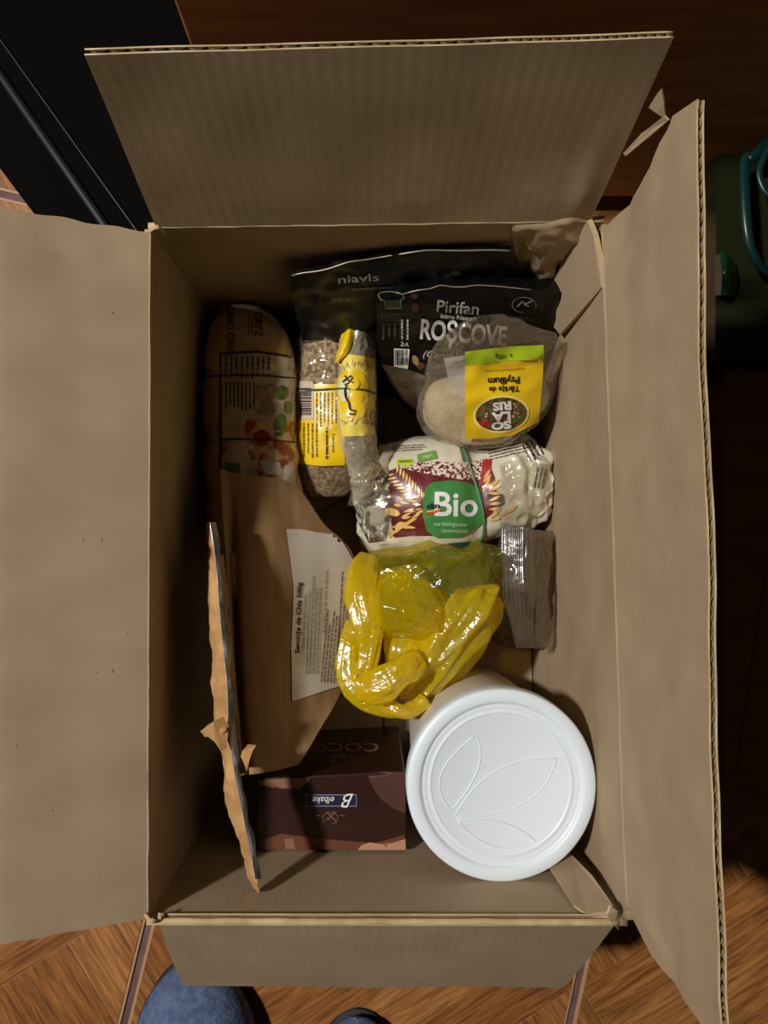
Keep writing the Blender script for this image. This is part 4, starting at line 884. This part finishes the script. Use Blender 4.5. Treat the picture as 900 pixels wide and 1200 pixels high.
# brown wooden cupboard front, behind
cw = mat('dark_brown_wood', (176, 132, 78), .5, (150, 104, 56), 14, (1, 1, 6), bump=.2)
cwo = mat('olive_brown_wood', (92, 70, 36), .5, (66, 46, 24), 10, bump=.2)
cb_ = thing('wooden_cupboard', 'dark brown wooden cupboard front behind the box', 'cupboard', (.16, .32, 0))
def bx(name, x0, x1, y0, y1, z0, z1, m, parent, bv=.002):
    o = obj(name, *box_mesh(x0, x1, y0, y1, z0, z1), m, parent, smooth=False); bevel(o, bv); return o
bx('body', -.125, .75, .345, .75, 0, .50, cw, cb_)
bx('door', -.120, .745, .330, .345, .03, .49, cw, cb_)
# right: brown drawer unit in the shade
rc = thing('brown_drawer_unit', 'very dark brown wooden unit to the right of the box', 'cabinet', (.40, -.05, 0))
rdm = mat('very_dark_brown_wood', (160, 108, 72), .55, (136, 88, 56), 12, (1, 5, 1))
V0 = [P(846, 430, 7), P(1000, 430, 7), P(1000, 905, 7), P(846, 990, 7)]
n = 4; V = V0 + [Vector((p.x, p.y, 0)) for p in V0]
bevel(obj('body', V, [(3, 2, 1, 0), (4, 5, 6, 7)] + [(i, (i + 1) % 4, (i + 1) % 4 + 4, i + 4) for i in range(4)], rdm, rc, smooth=False), .003)
tube('edge_strip', [P(903, 640, 7.05), P(880, 790, 7.05), P(864, 905, 7.05), P(880, 925, 7.05), P(905, 940, 7.05)], .0007, mat('brown_edge', (150, 104, 70), .5), rc, seg=6, res=1)
# green basket with teal handle
gk = thing('green_basket', 'dark green plastic basket with a teal carrying handle', 'basket', P(890, 280, 0))
gm_ = mat('bottle_green_plastic', (26, 30, 14), .3, (34, 40, 18), 8, coat=.3)
GV = []
gpts = [(840, 165), (900, 172), (990, 190), (990, 400), (900, 415), (838, 420)]
prism('shell', gpts, 0, 11, gm_, gk)
prism('rim', [(838, 160), (900, 168), (992, 186), (992, 192), (900, 174), (838, 166)], 10, 11.5, gm_, gk)
teal = mat('teal_plastic', (10, 44, 40), .35, spec=.5)
tube('handle', [P(x, y, z) for x, y, z in ((905, 160, 14), (884, 182, 14), (873, 188, 14), (873, 230, 14.4), (876, 270, 14.4), (883, 298, 14), (898, 318, 13.4), (925, 334, 12.6))], .0046, teal, gk, seg=12, flat=.7, res=5, rad=[1, 1, .9, .95, .9, .8, .7, .7])
tube('handle', [P(x, y, z) for x, y, z in ((905, 166, 15), (893, 190, 15), (890, 205, 15), (896, 222, 15), (910, 236, 15))], .0028, teal, gk, seg=12, flat=.7, res=5)
sheet('bottle_shoulder', ctrl([[(838, 300, 12), (848, 296, 13), (860, 304, 12)], [(838, 322, 12), (850, 318, 13.6), (864, 326, 12)], [(838, 346, 11.6), (850, 346, 12.8), (862, 346, 11.6)]]), 10, 12, mat('clear_green', (14, 54, 30), .2, coat=.6), gk, th=.004)

# ================================================================ SLIPPERS of the photographer
felt = mat('blue_felt', (100, 116, 146), .95, (76, 92, 122), 160, bump=1, bscale=400, spec=.1)
navy = mat('navy_sole', (22, 24, 34), .7)
def slipper(label, tip, w_, L, group=None):
    t = thing('slipper', label, 'slipper', Vector((tip.x, tip.y - L / 2, .0002)), 'slippers at the foot of the box')
    def foot(hf, z0, wm):
        V, Fc = [], []; nl, nr = 24, 20
        for j in range(nl + 1):
            s = (j / nl) ** 2; y = tip.y - L * s
            half = w_ / 2 * wm * (math.sin(min(s / .32, 1) * math.pi / 2) ** .45 if s > 0 else 0.02) * (1 - .18 * max(0, s - .4)) * (1 if s < .93 else math.sqrt(max(0.02, 1 - ((s - .93) / .07) ** 2)))
            hh = hf * (math.sin(min(s / .35, 1) * math.pi / 2) ** .6 if s > 0 else .05)
            for k in range(nr):
                a = 2 * math.pi * k / nr; z = math.sin(a)
                V.append(Vector((tip.x + half * math.cos(a) * (1 if z < 0 else 1), y, z0 + (hh * z if z > 0 else .002 * z))))
        for j in range(nl):
            for k in range(nr):
                a, b = j * nr + k, j * nr + (k + 1) % nr; Fc.append((a, b, b + nr, a + nr))
        Fc.append(tuple(range(nr))); Fc.append(tuple(nl * nr + k for k in reversed(range(nr))))
        return V, Fc
    obj('upper', *foot(.062, .016, 1.0), felt, t)
    V, Fc = foot(.012, .003, .98); obj('sole', V, Fc, navy, t)
    return t
slipper('blue felt slipper, the larger one showing, under the front flap at left', P(232, 1122, 1), .116, .27)
slipper('second slipper, only its dark toe tip showing at the lower picture edge', P(419, 1187, 1), .10, .27)
